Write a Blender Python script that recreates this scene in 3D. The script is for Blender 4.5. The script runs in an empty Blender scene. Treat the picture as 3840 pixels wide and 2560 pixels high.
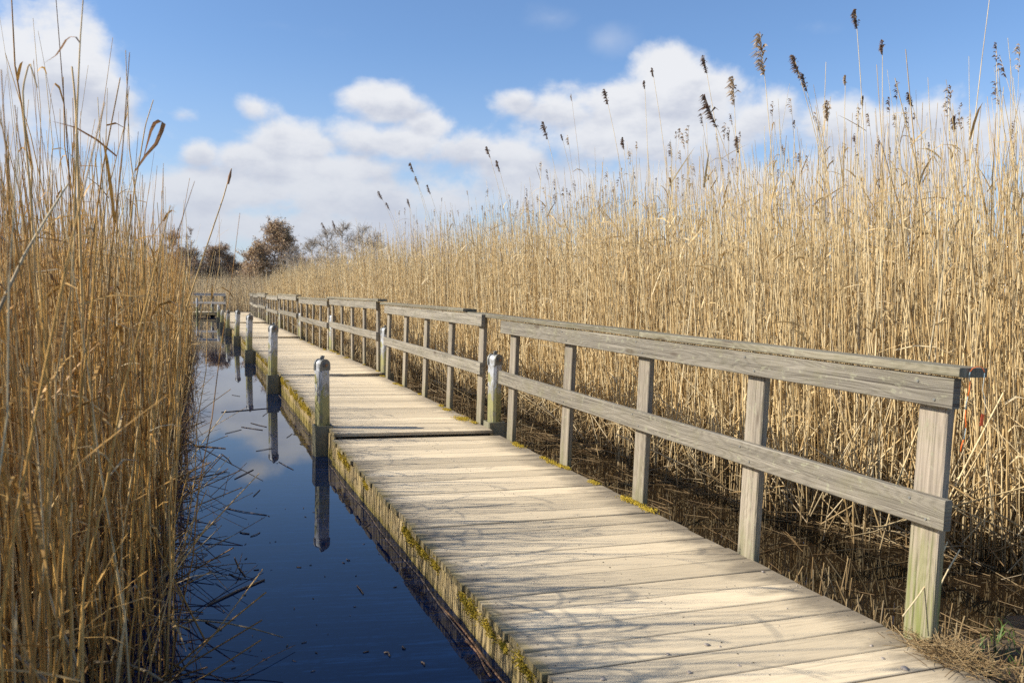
import bpy, math, random
import numpy as np
from mathutils import Vector, Matrix

random.seed(7)
rng = np.random.default_rng(11)
C = bpy.context.scene.collection
S = bpy.context.scene

# ------------------------------------------------------------------ camera
F_PX = 3074.8            # focal length in pixels of the 3840 px wide photo
PITCH, ROLL, HW = 0.0563, 0.0143, 1.627

def cam_rows(yaw, pitch, roll):
    cy, sy = math.cos(yaw), math.sin(yaw); cp, sp = math.cos(pitch), math.sin(pitch)
    cr, sr = math.cos(roll), math.sin(roll)
    fwd = np.array([sy*cp, cy*cp, -sp]); rt = np.array([cy, -sy, 0.0]); up = np.cross(rt, fwd)
    return np.array([cr*rt + sr*up, -sr*rt + cr*up, fwd])
RW = cam_rows(0, PITCH, ROLL)
cam_data = bpy.data.cameras.new('camera')
cam_data.sensor_width = 36.0
cam_data.lens = 36.0*F_PX/3840.0
cam_data.clip_start = 0.05
cam_data.clip_end = 3000
cam_data.dof.use_dof = True
cam_data.dof.focus_distance = 7.5
cam_data.dof.aperture_fstop = 4.5
cam = bpy.data.objects.new('camera', cam_data); C.objects.link(cam)
m = Matrix.Identity(4)
for i in range(3):
    m[i][0] = RW[0][i]; m[i][1] = RW[1][i]; m[i][2] = -RW[2][i]
m[2][3] = HW
cam.matrix_world = m
S.camera = cam

def ray(x, y):
    return RW.T @ np.array([(x-1920)/F_PX, -(y-1280)/F_PX, 1.0])
def on_z(x, y, z=0.0):           # the point of height z seen at a photo pixel
    r = ray(x, y); t = (z-HW)/r[2]
    return np.array([r[0]*t, r[1]*t, z])
def at_y(x, y, Y):               # the point at distance Y seen at a photo pixel
    r = ray(x, y); t = Y/r[1]
    return np.array([r[0]*t, Y, HW + r[2]*t])

# ------------------------------------------------------------------ light
SUN_EL = math.radians(36)
SUN_AZ = math.radians(-100)       # measured from +Y towards +X
sd = Vector((math.sin(SUN_AZ)*math.cos(SUN_EL), math.cos(SUN_AZ)*math.cos(SUN_EL), math.sin(SUN_EL)))
sun_l = bpy.data.lights.new('sun', 'SUN'); sun_l.energy = 5.0; sun_l.angle = math.radians(0.45)
sun_l.color = (1.0, 0.93, 0.82)
sun = bpy.data.objects.new('sun', sun_l); C.objects.link(sun)
sun.rotation_euler = sd.to_track_quat('Z', 'Y').to_euler()
S.view_settings.view_transform = 'Standard'
S.view_settings.look = 'None'
S.view_settings.exposure = 0.50
S.cycles.use_denoising = False
S.view_settings.gamma = 1.0
S.cycles.max_bounces = 6
S.cycles.diffuse_bounces = 2
S.cycles.glossy_bounces = 3
S.cycles.transmission_bounces = 2
S.cycles.transparent_max_bounces = 4
S.cycles.sample_clamp_indirect = 4.0

# node helper
class NT:
    def __init__(s, tree):
        s.t = tree; s.n = tree.nodes; s.l = tree.links
    def _in(s, sock, v):
        if v is None: return
        if isinstance(v, bpy.types.NodeSocket): s.l.new(v, sock)
        elif isinstance(v, bpy.types.Node): s.l.new(v.outputs[0], sock)
        else: sock.default_value = v
    def math(s, op, a, b=None, c=None, clamp=False):
        n = s.n.new('ShaderNodeMath'); n.operation = op; n.use_clamp = clamp
        for i, v in enumerate((a, b, c)): s._in(n.inputs[i], v)
        return n.outputs[0]
    def vmath(s, op, a, b=None, c=None):
        n = s.n.new('ShaderNodeVectorMath'); n.operation = op
        for i, v in enumerate((a, b, c)): s._in(n.inputs[i], v)
        return n.outputs['Value'] if op in ('LENGTH', 'DOT_PRODUCT', 'DISTANCE') else n.outputs[0]
    def noise(s, vec, scale=1.0, detail=3, rough=0.5, dist=0.0):
        n = s.n.new('ShaderNodeTexNoise'); s._in(n.inputs['Vector'], vec)
        n.inputs['Scale'].default_value = scale; n.inputs['Detail'].default_value = detail
        n.inputs['Roughness'].default_value = rough; n.inputs['Distortion'].default_value = dist
        return n.outputs['Fac']
    def ramp(s, fac, stops, interp='LINEAR'):
        n = s.n.new('ShaderNodeValToRGB'); s._in(n.inputs[0], fac); r = n.color_ramp; r.interpolation = interp
        while len(r.elements) < len(stops): r.elements.new(0.5)
        for e, (p, c) in zip(r.elements, stops):
            e.position = p; e.color = (*c, 1.0) if len(c) == 3 else c
        return n.outputs[0]
    def mix(s, fac, a, b, mode='MIX'):
        n = s.n.new('ShaderNodeMix'); n.data_type = 'RGBA'; n.blend_type = mode; n.clamp_factor = True
        s._in(n.inputs[0], fac)
        for sock, v in ((n.inputs[6], a), (n.inputs[7], b)):
            if isinstance(v, tuple) and len(v) == 3: v = (*v, 1.0)
            s._in(sock, v)
        return n.outputs[2]
    def smooth(s, v, a, b, lo=0.0, hi=1.0):
        n = s.n.new('ShaderNodeMapRange'); n.interpolation_type = 'SMOOTHSTEP'; s._in(n.inputs[0], v)
        n.inputs[1].default_value = a; n.inputs[2].default_value = b
        n.inputs[3].default_value = lo; n.inputs[4].default_value = hi
        return n.outputs[0]
    def sep(s, v):
        n = s.n.new('ShaderNodeSeparateXYZ'); s._in(n.inputs[0], v); return n.outputs
    def comb(s, x, y, z=0.0):
        n = s.n.new('ShaderNodeCombineXYZ')
        for i, v in enumerate((x, y, z)): s._in(n.inputs[i], v)
        return n.outputs[0]

# ------------------------------------------------------------------ world: sky and clouds
W = bpy.data.worlds.new('World'); S.world = W; W.use_nodes = True
w = NT(W.node_tree); w.n.clear()
out = w.n.new('ShaderNodeOutputWorld'); bg = w.n.new('ShaderNodeBackground')
sky = w.n.new('ShaderNodeTexSky'); sky.sky_type = 'NISHITA'; sky.sun_disc = False
sky.sun_elevation = SUN_EL; sky.sun_rotation = SUN_AZ
sky.altitude = 0; sky.air_density = 1.0; sky.dust_density = 0.55; sky.ozone_density = 3.0
tc = w.n.new('ShaderNodeTexCoord').outputs['Generated']
d = w.sep(tc)
az = w.math('ARCTAN2', d[0], d[1])
el = w.math('ARCSINE', d[2])
ae = w.comb(az, el)
wob = w.noise(w.vmath('MULTIPLY', ae, (1, 1.25, 1)), 9.0, 7, 0.56, 0.2)
wob2 = w.noise(w.vmath('MULTIPLY', ae, (1, 1.3, 1)), 30.0, 4, 0.6)
def dirpx(x, y):
    r = ray(x*1.6327, y*1.6327); r = r/np.linalg.norm(r)
    return math.atan2(r[0], r[1]), math.asin(r[2])
# (x, y, rx, ry, strength) of cloud lobes, in 2352 px wide photo coordinates turned into compass and height angles
blobs = [(60,150,150,90,1),(150,150,120,85,1),(235,215,80,65,.85),(70,230,190,85,.8),(230,300,140,60,.6),(-120,190,150,110,1),
 (590,247,42,27,.62),(420,265,34,16,.42),(870,242,96,46,1),(830,232,60,36,.9),(985,290,66,32,.85),(460,352,50,30,.9),(560,362,80,34,.9),
 (690,330,110,52,.95),(810,312,90,50,.9),(930,330,130,50,.9),(1070,345,90,48,.9),(760,390,300,50,.85),(1180,375,130,62,.95),
 (560,450,330,60,.9),(850,450,360,75,.9),(650,530,520,75,.85),
 (1185,238,62,30,.9),(1290,262,120,48,.9),(1400,240,120,55,.95),(1550,214,100,88,1.25),(1625,240,120,74,1.1),(1730,268,95,62,.85),
 (1450,320,330,85,.9),(1360,420,420,90,.75),
 (1930,280,85,48,.9),(2040,285,110,55,.95),(2140,262,90,56,1),(2230,300,110,55,.9),(2330,300,80,48,.95),(2100,360,300,80,.85),(1900,430,600,80,.75),
 (2480,280,160,70,1),(1500,290,300,70,.9),(60,420,420,80,.7)]
acc = None; acc2 = None
for (x, y, rx, ry, st) in blobs:
    a0, e0 = dirpx(x, y)
    sx = F_PX/(rx*1.6327*1.18); sy = F_PX/(ry*1.6327*1.18)
    v = w.vmath('MULTIPLY_ADD', ae, (sx, sy, 0), (-a0*sx, -e0*sy, 0))
    L = w.vmath('LENGTH', v)
    val = w.math('MULTIPLY_ADD', L, -st, st)
    acc = val if acc is None else w.math('SMOOTH_MAX', acc, val, 0.16)
    low = w.math('MULTIPLY_ADD', w.sep(v)[1], -0.55*st, val)
    acc2 = low if acc2 is None else w.math('SMOOTH_MAX', acc2, low, 0.16)
thin = None
for (x, y, rx, ry, st) in [(1395,92,75,52,1),(1270,42,90,40,.8),(1880,62,60,25,.6),(640,60,120,20,.3)]:
    a0, e0 = dirpx(x, y); sx = F_PX/(rx*1.6327); sy = F_PX/(ry*1.6327)
    val = w.math('MULTIPLY_ADD', w.vmath('LENGTH', w.vmath('MULTIPLY_ADD', ae, (sx, sy, 0), (-a0*sx, -e0*sy, 0))), -st, st)
    thin = val if thin is None else w.math('MAXIMUM', thin, val)
# other parts of the sky: broken low cumulus
gen = w.math('SUBTRACT', w.noise(w.vmath('MULTIPLY', ae, (1, 2.4, 1)), 2.6, 3), 0.55)
gen = w.math('MULTIPLY', gen, 3.0)
off = w.math('SUBTRACT', w.math('ABSOLUTE', w.math('ADD', az, 0.0)), 0.78)
hi = w.smooth(el, 0.5, 0.24)
gen = w.math('ADD', gen, w.math('MINIMUM', w.math('MULTIPLY', off, 6.0), 0.0))
gen = w.math('ADD', gen, w.math('MULTIPLY', w.math('SUBTRACT', hi, 1.0), 2.0))
acc = w.math('MAXIMUM', acc, gen)
nz = w.math('ADD', w.math('MULTIPLY', w.math('SUBTRACT', wob, 0.5), 2.3), w.math('MULTIPLY', w.math('SUBTRACT', wob2, 0.5), 0.5))
shade = w.math('SUBTRACT', acc2, acc)
dens = w.math('ADD', acc, nz)
cover = w.smooth(dens, -0.06, 0.56)
cover = w.math('MAXIMUM', cover, w.smooth(w.math('MULTIPLY_ADD', w.math('SUBTRACT', wob, 0.5), 2.2, thin), 0.05, 1.4, 0.0, 0.30))
sky_c = w.vmath('MULTIPLY', sky.outputs[0], (0.138, 0.156, 0.178))
# pale air low over the horizon
lowf = w.smooth(el, 0.30, 0.0, 0.0, 0.55)
sky_c = w.mix(lowf, sky_c, (0.55, 0.64, 0.80))
# sunlit tops, greyer undersides: sampled by comparing the cloud field with itself a little higher up
puff = w.noise(w.vmath('MULTIPLY_ADD', ae, (1, 1.8, 1), (3.1, 0.02, 0)), 12.0, 5, 0.6)
body = w.smooth(w.math('ADD', w.math('MULTIPLY_ADD', w.math('SUBTRACT', puff, 0.5), 1.9, shade), w.math('MULTIPLY', dens, 0.22)), -0.12, 0.75)
elfac = w.smooth(el, 0.04, 0.24)
white = w.mix(elfac, (0.70, 0.735, 0.81), (0.90, 0.91, 0.94))
grey = w.mix(elfac, (0.56, 0.60, 0.71), (0.50, 0.545, 0.67))
cloud_c = w.mix(w.math('MULTIPLY', body, 0.8), white, grey)
col = w.mix(w.math('MULTIPLY', cover, 0.96), sky_c, cloud_c)
w.l.new(col, bg.inputs[0]); bg.inputs[1].default_value = 0.68
w.l.new(bg.outputs[0], out.inputs[0])
W.cycles.sampling_method = 'MANUAL'; W.cycles.sample_map_resolution = 512

# ------------------------------------------------------------------ materials
def new_mat(name):
    mt = bpy.data.materials.new(name); mt.use_nodes = True
    t = NT(mt.node_tree); b = mt.node_tree.nodes['Principled BSDF']
    return mt, t, b
def attr(t, name):
    n = t.n.new('ShaderNodeAttribute'); n.attribute_name = name; return n
def bump(t, b, h, strength=0.3, dist=0.01):
    n = t.n.new('ShaderNodeBump'); n.inputs['Strength'].default_value = strength; n.inputs['Distance'].default_value = dist
    t.l.new(h, n.inputs['Height']); t.l.new(n.outputs[0], b.inputs['Normal'])

def reed_mat(name, stops, leaf=False, rough=0.55):
    mt, t, b = new_mat(name)
    a = attr(t, 'tint'); r = t.sep(a.outputs['Vector'])
    col = t.ramp(r[0], stops)
    geo = t.n.new('ShaderNodeNewGeometry').outputs['Position']
    n1 = t.noise(t.vmath('MULTIPLY', geo, (40, 40, 7)), 1.0, 3)
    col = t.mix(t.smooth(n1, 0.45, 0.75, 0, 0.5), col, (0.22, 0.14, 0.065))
    # stem feet browned and darkened, painting in the shade low in the bed
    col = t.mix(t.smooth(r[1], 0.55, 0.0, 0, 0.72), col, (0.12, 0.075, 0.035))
    t.l.new(col, b.inputs['Base Color']); b.inputs['Roughness'].default_value = rough
    b.inputs['Specular IOR Level'].default_value = 0.35
    if leaf:
        tr = t.n.new('ShaderNodeBsdfTranslucent'); t.l.new(col, tr.inputs[0])
        mx = t.n.new('ShaderNodeMixShader'); mx.inputs[0].default_value = 0.2
        o = t.n['Material Output']
        t.l.new(b.outputs[0], mx.inputs[1]); t.l.new(tr.outputs[0], mx.inputs[2]); t.l.new(mx.outputs[0], o.inputs[0])
    return mt
RAMP_R = [(0.0, (0.26,0.15,0.055)), (0.22, (0.50,0.335,0.14)), (0.5, (0.72,0.53,0.26)), (0.8, (0.80,0.65,0.38)), (1.0, (0.50,0.41,0.27))]
RAMP_L = [(0.0, (0.15,0.065,0.015)), (0.3, (0.42,0.215,0.05)), (0.6, (0.68,0.40,0.11)), (0.85, (0.80,0.62,0.33)), (1.0, (0.34,0.27,0.16))]
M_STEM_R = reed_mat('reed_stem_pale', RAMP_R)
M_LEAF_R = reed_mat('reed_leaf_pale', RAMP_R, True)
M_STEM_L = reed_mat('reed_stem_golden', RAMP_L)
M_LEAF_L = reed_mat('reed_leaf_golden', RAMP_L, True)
RAMP_F = [(0.0, (0.42,0.29,0.14)), (0.5, (0.66,0.50,0.27)), (1.0, (0.60,0.50,0.34))]
M_STEM_F = reed_mat('reed_stem_far', RAMP_F)
M_HEAD = reed_mat('seed_head_dark', [(0.0, (0.12,0.075,0.06)), (0.5, (0.21,0.14,0.105)), (1.0, (0.32,0.23,0.15))], True)
M_HEAD_P = reed_mat('seed_head_pale', [(0.0, (0.35,0.24,0.15)), (0.5, (0.48,0.36,0.23)), (1.0, (0.58,0.46,0.32))], True)
M_DARKLEAF = reed_mat('dry_leaf_brown', [(0.0, (0.26,0.13,0.06)), (0.5, (0.45,0.25,0.12)), (1.0, (0.5,0.33,0.18))], True)

def wood_mat(name, light, dark, grain=0.5, algae=0.0, algae_col=(0.16,0.19,0.05), deck=False, rough=0.75, bstr=0.35, low_algae=None, mottle=0.35, ringmix=0.4):
    mt, t, b = new_mat(name)
    uv = t.n.new('ShaderNodeUVMap').outputs[0]
    rnd = attr(t, 'tint'); r = t.sep(rnd.outputs['Vector'])
    shift = t.comb(t.math('MULTIPLY', r[0], 37.0), t.math('MULTIPLY', r[0], 11.0), r[0])
    p = t.vmath('ADD', uv, shift)
    g1 = t.noise(t.vmath('MULTIPLY', p, (3.0, 130, 1)), 1.0, 4, 0.6)
    g2 = t.noise(t.vmath('MULTIPLY', p, (0.9, 7, 1)), 1.0, 2, 0.35, 0.25)
    rings = t.math('SINE', t.math('MULTIPLY', g2, 150.0))
    rings = t.smooth(rings, -0.6, 1.2)
    vo = t.n.new('ShaderNodeTexVoronoi'); t.l.new(t.vmath('MULTIPLY', p, (1.4, 5.5, 1)), vo.inputs['Vector']); vo.inputs['Scale'].default_value = 1.0
    knot = t.smooth(vo.outputs['Distance'], 0.12, 0.05)
    blot = t.noise(t.vmath('MULTIPLY', p, (2.2, 7, 1)), 1.0, 4, 0.6)
    f = t.math('ADD', t.math('MULTIPLY', g1, 0.75), t.math('MULTIPLY', rings, ringmix*0.55))
    f = t.smooth(f, 0.28, 0.28+grain)
    col = t.mix(f, light, dark)
    col = t.mix(t.smooth(blot, 0.42, 0.75, 0, mottle), col, tuple(c*0.55 for c in light))
    # board to board variation
    var = t.math('MULTIPLY_ADD', r[1], 0.40, 0.74)
    col = t.vmath('MULTIPLY', col, t.comb(var, var, t.math('MULTIPLY', var, 0.99)))
    if not deck:
        crack = t.noise(t.vmath('MULTIPLY', p, (1.1, 150, 1)), 1.0, 2, 0.5)
        col = t.mix(t.smooth(crack, 0.60, 0.67, 0, 0.85), col, (0.05, 0.04, 0.03))
        streak = t.noise(t.vmath('MULTIPLY', p, (0.8, 38, 1)), 1.0, 3, 0.6)
        col = t.mix(t.smooth(streak, 0.50, 0.70, 0, 0.6), col, tuple(c*0.42 for c in light))
        col = t.mix(t.smooth(streak, 0.46, 0.30, 0, 0.45), col, tuple(min(1, c*1.45) for c in light))
        lich = t.noise(t.vmath('MULTIPLY', p, (18, 26, 1)), 1.0, 4, 0.65)
        col = t.mix(t.smooth(lich, 0.58, 0.66, 0, 0.5), col, (0.34, 0.33, 0.22))
        col = t.mix(t.math('MULTIPLY', knot, 0.75), col, (0.09, 0.065, 0.045))
    ob = t.n.new('ShaderNodeTexCoord').outputs['Object']; o = t.sep(ob)
    if algae:
        an = t.noise(ob, 6.0, 5, 0.65)
        col = t.mix(t.smooth(an, 0.46, 0.72, 0, algae), col, algae_col)
    if low_algae:
        an = t.math('ADD', o[2], t.math('MULTIPLY', t.math('SUBTRACT', t.noise(t.vmath('MULTIPLY', ob, (14, 14, 3)), 1.0, 4), 0.5), low_algae[1]*1.6))
        al = t.math('MULTIPLY', t.smooth(an, low_algae[0], low_algae[0]-low_algae[1], 0, low_algae[2]*1.25), t.smooth(t.noise(t.vmath('MULTIPLY', p, (2.0, 55, 1)), 1.0, 4, 0.65), 0.34, 0.60, 0.25, 1.0))
        col = t.mix(al, col, algae_col)
    if deck:
        # damp, dirty strips where water and needles collect along both edges of the deck, and grime in patches
        n1 = t.noise(t.vmath('MULTIPLY', ob, (1.2, 5, 1)), 2.0, 5, 0.65)
        edge = t.math('ABSOLUTE', t.math('SUBTRACT', o[0], 0.80))
        e = t.math('ADD', edge, t.math('MULTIPLY', t.math('SUBTRACT', n1, 0.5), 0.75))
        col = t.mix(t.smooth(e, 0.55, 0.90, 0, 0.85), col, (0.145, 0.12, 0.085))
        fine = t.noise(t.vmath('MULTIPLY', ob, (6, 40, 1)), 1.0, 4, 0.7)
        col = t.mix(t.smooth(fine, 0.5, 0.8, 0, 0.35), col, (0.30, 0.26, 0.21))
        speck = t.noise(ob, 160.0, 2, 0.5)
        col = t.mix(t.smooth(speck, 0.70, 0.78, 0, 0.5), col, (0.12, 0.09, 0.07))
        gr = t.noise(t.vmath('MULTIPLY', ob, (2.2, 95, 1)), 1.0, 3, 0.6)
        col = t.mix(t.smooth(gr, 0.56, 0.72, 0, 0.55), col, (0.20, 0.16, 0.11))
        gm = t.math('ADD', o[0], t.math('MULTIPLY', t.noise(ob, 9.0, 4, 0.6), 0.22))
        col = t.mix(t.smooth(gm, 0.17, 0.08, 0, 0.6), col, (0.20, 0.155, 0.035))
    t.l.new(col, b.inputs['Base Color']); b.inputs['Roughness'].default_value = rough
    b.inputs['Specular IOR Level'].default_value = 0.25
    bump(t, b, t.math('ADD', g1, t.math('MULTIPLY', rings, -0.25)), bstr, 0.004)
    return mt
M_DECK = wood_mat('deck_wood', (0.70,0.575,0.385), (0.34,0.26,0.165), grain=0.62, deck=True, bstr=0.3, mottle=0.15, ringmix=0.0)
M_RAIL = wood_mat('rail_wood', (0.295,0.262,0.205), (0.105,0.09,0.066), grain=0.62, algae=0.30, algae_col=(0.17,0.155,0.075), bstr=1.0, ringmix=0.28)
M_CAP = wood_mat('handrail_wood', (0.25,0.22,0.155), (0.10,0.085,0.055), grain=0.6, algae=0.35, algae_col=(0.13,0.125,0.05), bstr=0.7, ringmix=0.3)
M_POST = wood_mat('post_wood', (0.35,0.30,0.23), (0.16,0.13,0.095), grain=0.62, algae=0.2, algae_col=(0.17,0.175,0.06), low_algae=(0.35, 0.4, 0.35), bstr=0.8, ringmix=0.3)
M_POST_NEAR = wood_mat('post_wood_green', (0.36,0.30,0.23), (0.16,0.13,0.095), grain=0.62, algae=0.2, algae_col=(0.16,0.19,0.035), low_algae=(0.66, 0.6, 0.62), bstr=0.9, ringmix=0.3)
M_SIDE = wood_mat('side_board_wood', (0.50,0.38,0.19), (0.24,0.165,0.075), grain=0.6, algae=0.4, algae_col=(0.24,0.19,0.04), low_algae=(-0.15, 0.07, 0.85), bstr=0.5, ringmix=0.2)
M_BEAM = wood_mat('beam_wood', (0.13,0.105,0.08), (0.06,0.048,0.035), grain=0.6, algae=0.25)

def plain(name, col, rough=0.6, metal=0.0, noise=None, b_=None):
    mt, t, b = new_mat(name)
    ob = t.n.new('ShaderNodeTexCoord').outputs['Object']
    n = t.noise(ob, noise or 20.0, 5, 0.65)
    c = t.mix(n, tuple(x*0.6 for x in col), tuple(min(1, x*1.35) for x in col))
    t.l.new(c, b.inputs['Base Color']); b.inputs['Roughness'].default_value = rough; b.inputs['Metallic'].default_value = metal
    bump(t, b, n, b_ or 0.2, 0.01)
    return mt
M_IRON = plain('dull_iron', (0.22,0.22,0.20), 0.6, 0.4, 30)
M_BOLT = plain('rusty_bolt', (0.30,0.17,0.09), 0.6, 0.4, 60)
M_BRACKET = plain('bracket_steel', (0.24,0.225,0.15), 0.6, 0.2, 14)
M_MOSS = plain('moss', (0.46,0.33,0.03), 0.95, 0, 25, 0.8)
M_MUD = plain('mud', (0.085,0.06,0.035), 0.8, 0, 5, 0.6)
M_GRAVEL = plain('gravel', (0.36,0.31,0.26), 0.9, 0, 60)
M_GRASS = plain('grass', (0.08,0.14,0.02), 0.6, 0, 30)
M_ORANGE = plain('orange_cord', (0.85,0.16,0.02), 0.5, 0, 30)
M_BLUELINE = plain('pale_blue_line', (0.35,0.50,0.55), 0.4, 0, 30)
M_STICK = plain('wet_stick', (0.14,0.10,0.07), 0.6, 0, 40)
M_BARK = plain('bark', (0.24,0.19,0.145), 0.9, 0, 8)
M_TWIG_P = plain('twig_purple_brown', (0.39,0.28,0.20), 0.9, 0, 3)
M_TWIG_G = plain('twig_grey', (0.42,0.36,0.29), 0.9, 0, 3)
M_RUST_LEAF = plain('rust_leaf', (0.46,0.31,0.155), 0.8, 0, 0.9)

def galv_mat():
    mt, t, b = new_mat('galvanised_steel')
    ob = t.n.new('ShaderNodeTexCoord').outputs['Object']; o = t.sep(ob)
    n = t.noise(ob, 9.0, 5, 0.65); n2 = t.noise(t.vmath('MULTIPLY', ob, (14, 14, 5)), 1.0, 5, 0.7)
    col = t.mix(n, (0.40,0.41,0.42), (0.58,0.60,0.62))
    h = t.math('ADD', o[2], t.math('MULTIPLY', t.math('SUBTRACT', n2, 0.5), 2.0))
    col = t.mix(t.smooth(h, 0.74, 0.60, 0, 0.85), col, (0.30,0.28,0.07))
    col = t.mix(t.smooth(n2, 0.50, 0.60, 0, 0.75), col, (0.20,0.18,0.12))
    col = t.mix(t.smooth(h, 0.35, 0.05, 0, 0.85), col, (0.10,0.10,0.05))
    t.l.new(col, b.inputs['Base Color']); b.inputs['Roughness'].default_value = 0.5; b.inputs['Metallic'].default_value = 0.15
    bump(t, b, n2, 0.25, 0.006)
    return mt
M_GALV = galv_mat()

def water_mat():
    mt, t, b = new_mat('water')
    geo = t.n.new('ShaderNodeNewGeometry').outputs['Position']
    n = t.noise(t.vmath('MULTIPLY', geo, (1.0, 1.0, 1)), 0.9, 2, 0.4)
    n2 = t.noise(geo, 5.0, 2, 0.5)
    film = t.noise(t.vmath('MULTIPLY', geo, (1.5, 0.5, 1)), 1.0, 5, 0.7)
    b.inputs['Base Color'].default_value = (0.004, 0.008, 0.018, 1)
    g_ = t.sep(geo)
    side = t.math('ADD', g_[0], t.math('MULTIPLY', g_[1], 0.3935))      # the peaty shallows lie right of the deck
    t.l.new(t.mix(t.smooth(side, 2.0, 2.6), (0.002, 0.011, 0.043), (0.013, 0.008, 0.004)), b.inputs['Base Color'])
    b.inputs['Roughness'].default_value = 0.012; b.inputs['IOR'].default_value = 1.33; b.inputs['Specular Tint'].default_value = (0.30, 0.62, 1.0, 1)
    bump(t, b, t.math('ADD', n, t.math('MULTIPLY', n2, 0.12)), 0.006, 0.05)
    return mt
M_WATER = water_mat()

# ------------------------------------------------------------------ mesh helpers
def link(o, parent=None):
    C.objects.link(o)
    if parent is not None: o.parent = parent
    return o
def tag(o, label=None, cat=None, group=None, kind=None):
    if label: o['label'] = label
    if cat: o['category'] = cat
    if group: o['group'] = group
    if kind: o['kind'] = kind
    return o
def empty(name, loc=(0,0,0), rz=0.0, mat=None):
    o = bpy.data.objects.new(name, None); o.empty_display_size = 0.2; C.objects.link(o)
    if mat is not None: o.matrix_world = mat
    else:
        o.location = loc; o.rotation_euler = (0, 0, rz)
    return o

class MB:
    """boards, rods and lathes collected into one mesh"""
    def __init__(s): s.v = []; s.f = []; s.uv = []; s.t = []; s.sm = []
    def prism(s, p0, p1, side, w_, th, ch=0.004, rnd=None, twist=0.0, smooth=False, uvs=0.0):
        """board from p0 to p1; side = direction of its width; th = thickness"""
        p0 = Vector(p0); p1 = Vector(p1); ax = p1-p0; L = ax.length; ax.normalize()
        sd_ = Vector(side); sd_ = (sd_ - ax*sd_.dot(ax)).normalized(); up = ax.cross(sd_)
        a, b_ = w_/2, th/2; c = min(ch, a*0.9, b_*0.9)
        sec = [(a-c,-b_),(a,-b_+c),(a,b_-c),(a-c,b_),(-a+c,b_),(-a,b_-c),(-a,-b_+c),(-a+c,-b_)]
        per = [0.0]
        for i in range(8):
            q, r_ = sec[i], sec[(i+1) % 8]; per.append(per[-1]+math.hypot(q[0]-r_[0], q[1]-r_[1]))
        base = len(s.v); rv = (random.random(), random.random(), random.random()) if rnd is None else rnd
        n = max(1, int(L/0.5)) if L > 1.2 else 1
        for k in range(n+1):
            P = p0 + ax*(L*k/n)
            j = 0.0015 if 0 < k < n else 0
            dx, dz = random.uniform(-j, j), random.uniform(-j, j)
            for q in sec:
                s.v.append(P + sd_*(q[0]+dx) + up*(q[1]+dz)); s.t.append(rv)
        for k in range(n):
            for i in range(8):
                i2 = (i+1) % 8
                s.f.append((base+k*8+i, base+k*8+i2, base+(k+1)*8+i2, base+(k+1)*8+i))
                u0, u1 = L*k/n+uvs, L*(k+1)/n+uvs
                s.uv += [(u0, per[i]), (u0, per[i+1]), (u1, per[i+1]), (u1, per[i])]
                s.sm.append(False)
        s.f.append(tuple(base+i for i in range(7, -1, -1))); s.uv += [(sec[i][1]*0.3, sec[i][0]) for i in range(7, -1, -1)]; s.sm.append(False)
        s.f.append(tuple(base+n*8+i for i in range(8))); s.uv += [(sec[i][1]*0.3, sec[i][0]) for i in range(8)]; s.sm.append(False)
    def tube(s, pts, rad, sides=8, rnd=None, closed_ends=True):
        pts = [Vector(p) for p in pts]; base = len(s.v)
        rv = (random.random(), random.random(), random.random()) if rnd is None else rnd
        if not hasattr(rad, '__len__'): rad = [rad]*len(pts)
        ref = Vector((0.3, 0.2, 1)) if abs((pts[-1]-pts[0]).normalized().z) < 0.8 else Vector((1, 0.1, 0))
        for k, p in enumerate(pts):
            t = (pts[min(k+1, len(pts)-1)]-pts[max(k-1, 0)]).normalized()
            e1 = t.cross(ref).normalized(); e2 = t.cross(e1)
            for i in range(sides):
                a = 2*math.pi*i/sides
                s.v.append(p+(e1*math.cos(a)+e2*math.sin(a))*rad[k]); s.t.append(rv)
        for k in range(len(pts)-1):
            for i in range(sides):
                i2 = (i+1) % sides
                s.f.append((base+k*sides+i, base+k*sides+i2, base+(k+1)*sides+i2, base+(k+1)*sides+i))
                s.uv += [(k*0.1, i/sides*0.1), (k*0.1, (i+1)/sides*0.1), (k*0.1+0.1, (i+1)/sides*0.1), (k*0.1+0.1, i/sides*0.1)]; s.sm.append(True)
        if closed_ends:
            for q in (range(sides-1, -1, -1), range((len(pts)-1)*sides, len(pts)*sides)):
                s.f.append(tuple(base+i for i in q)); s.uv += [(0, 0)]*sides; s.sm.append(False)
    def blob(s, c, r, n=2, jit=0.25, squash=(1,1,1)):
        """a small irregular stone or tuft"""
        base = len(s.v); rv = (random.random(), random.random(), random.random()); rings, seg = 4, 6
        c = Vector(c)
        for i in range(rings+1):
            th = math.pi*i/rings
            for k in range(seg):
                ph = 2*math.pi*k/seg; rr = r*(1+random.uniform(-jit, jit))
                s.v.append(c+Vector((rr*math.sin(th)*math.cos(ph)*squash[0], rr*math.sin(th)*math.sin(ph)*squash[1], rr*math.cos(th)*squash[2]))); s.t.append(rv)
        for i in range(rings):
            for k in range(seg):
                k2 = (k+1) % seg
                s.f.append((base+i*seg+k, base+(i+1)*seg+k, base+(i+1)*seg+k2, base+i*seg+k2)); s.uv += [(0,0)]*4; s.sm.append(True)
    def build(s, name, mat, parent=None):
        me = bpy.data.meshes.new(name); me.from_pydata([tuple(v) for v in s.v], [], s.f); me.materials.append(mat)
        uvl = me.uv_layers.new(name='UVMap'); uvl.data.foreach_set('uv', np.array(s.uv, dtype=np.float32).ravel())
        at = me.attributes.new('tint', 'FLOAT_VECTOR', 'POINT'); at.data.foreach_set('vector', np.array([tuple(t) for t in s.t], dtype=np.float32).ravel())
        me.polygons.foreach_set('use_smooth', s.sm); me.update()
        return link(bpy.data.objects.new(name, me), parent)

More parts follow.
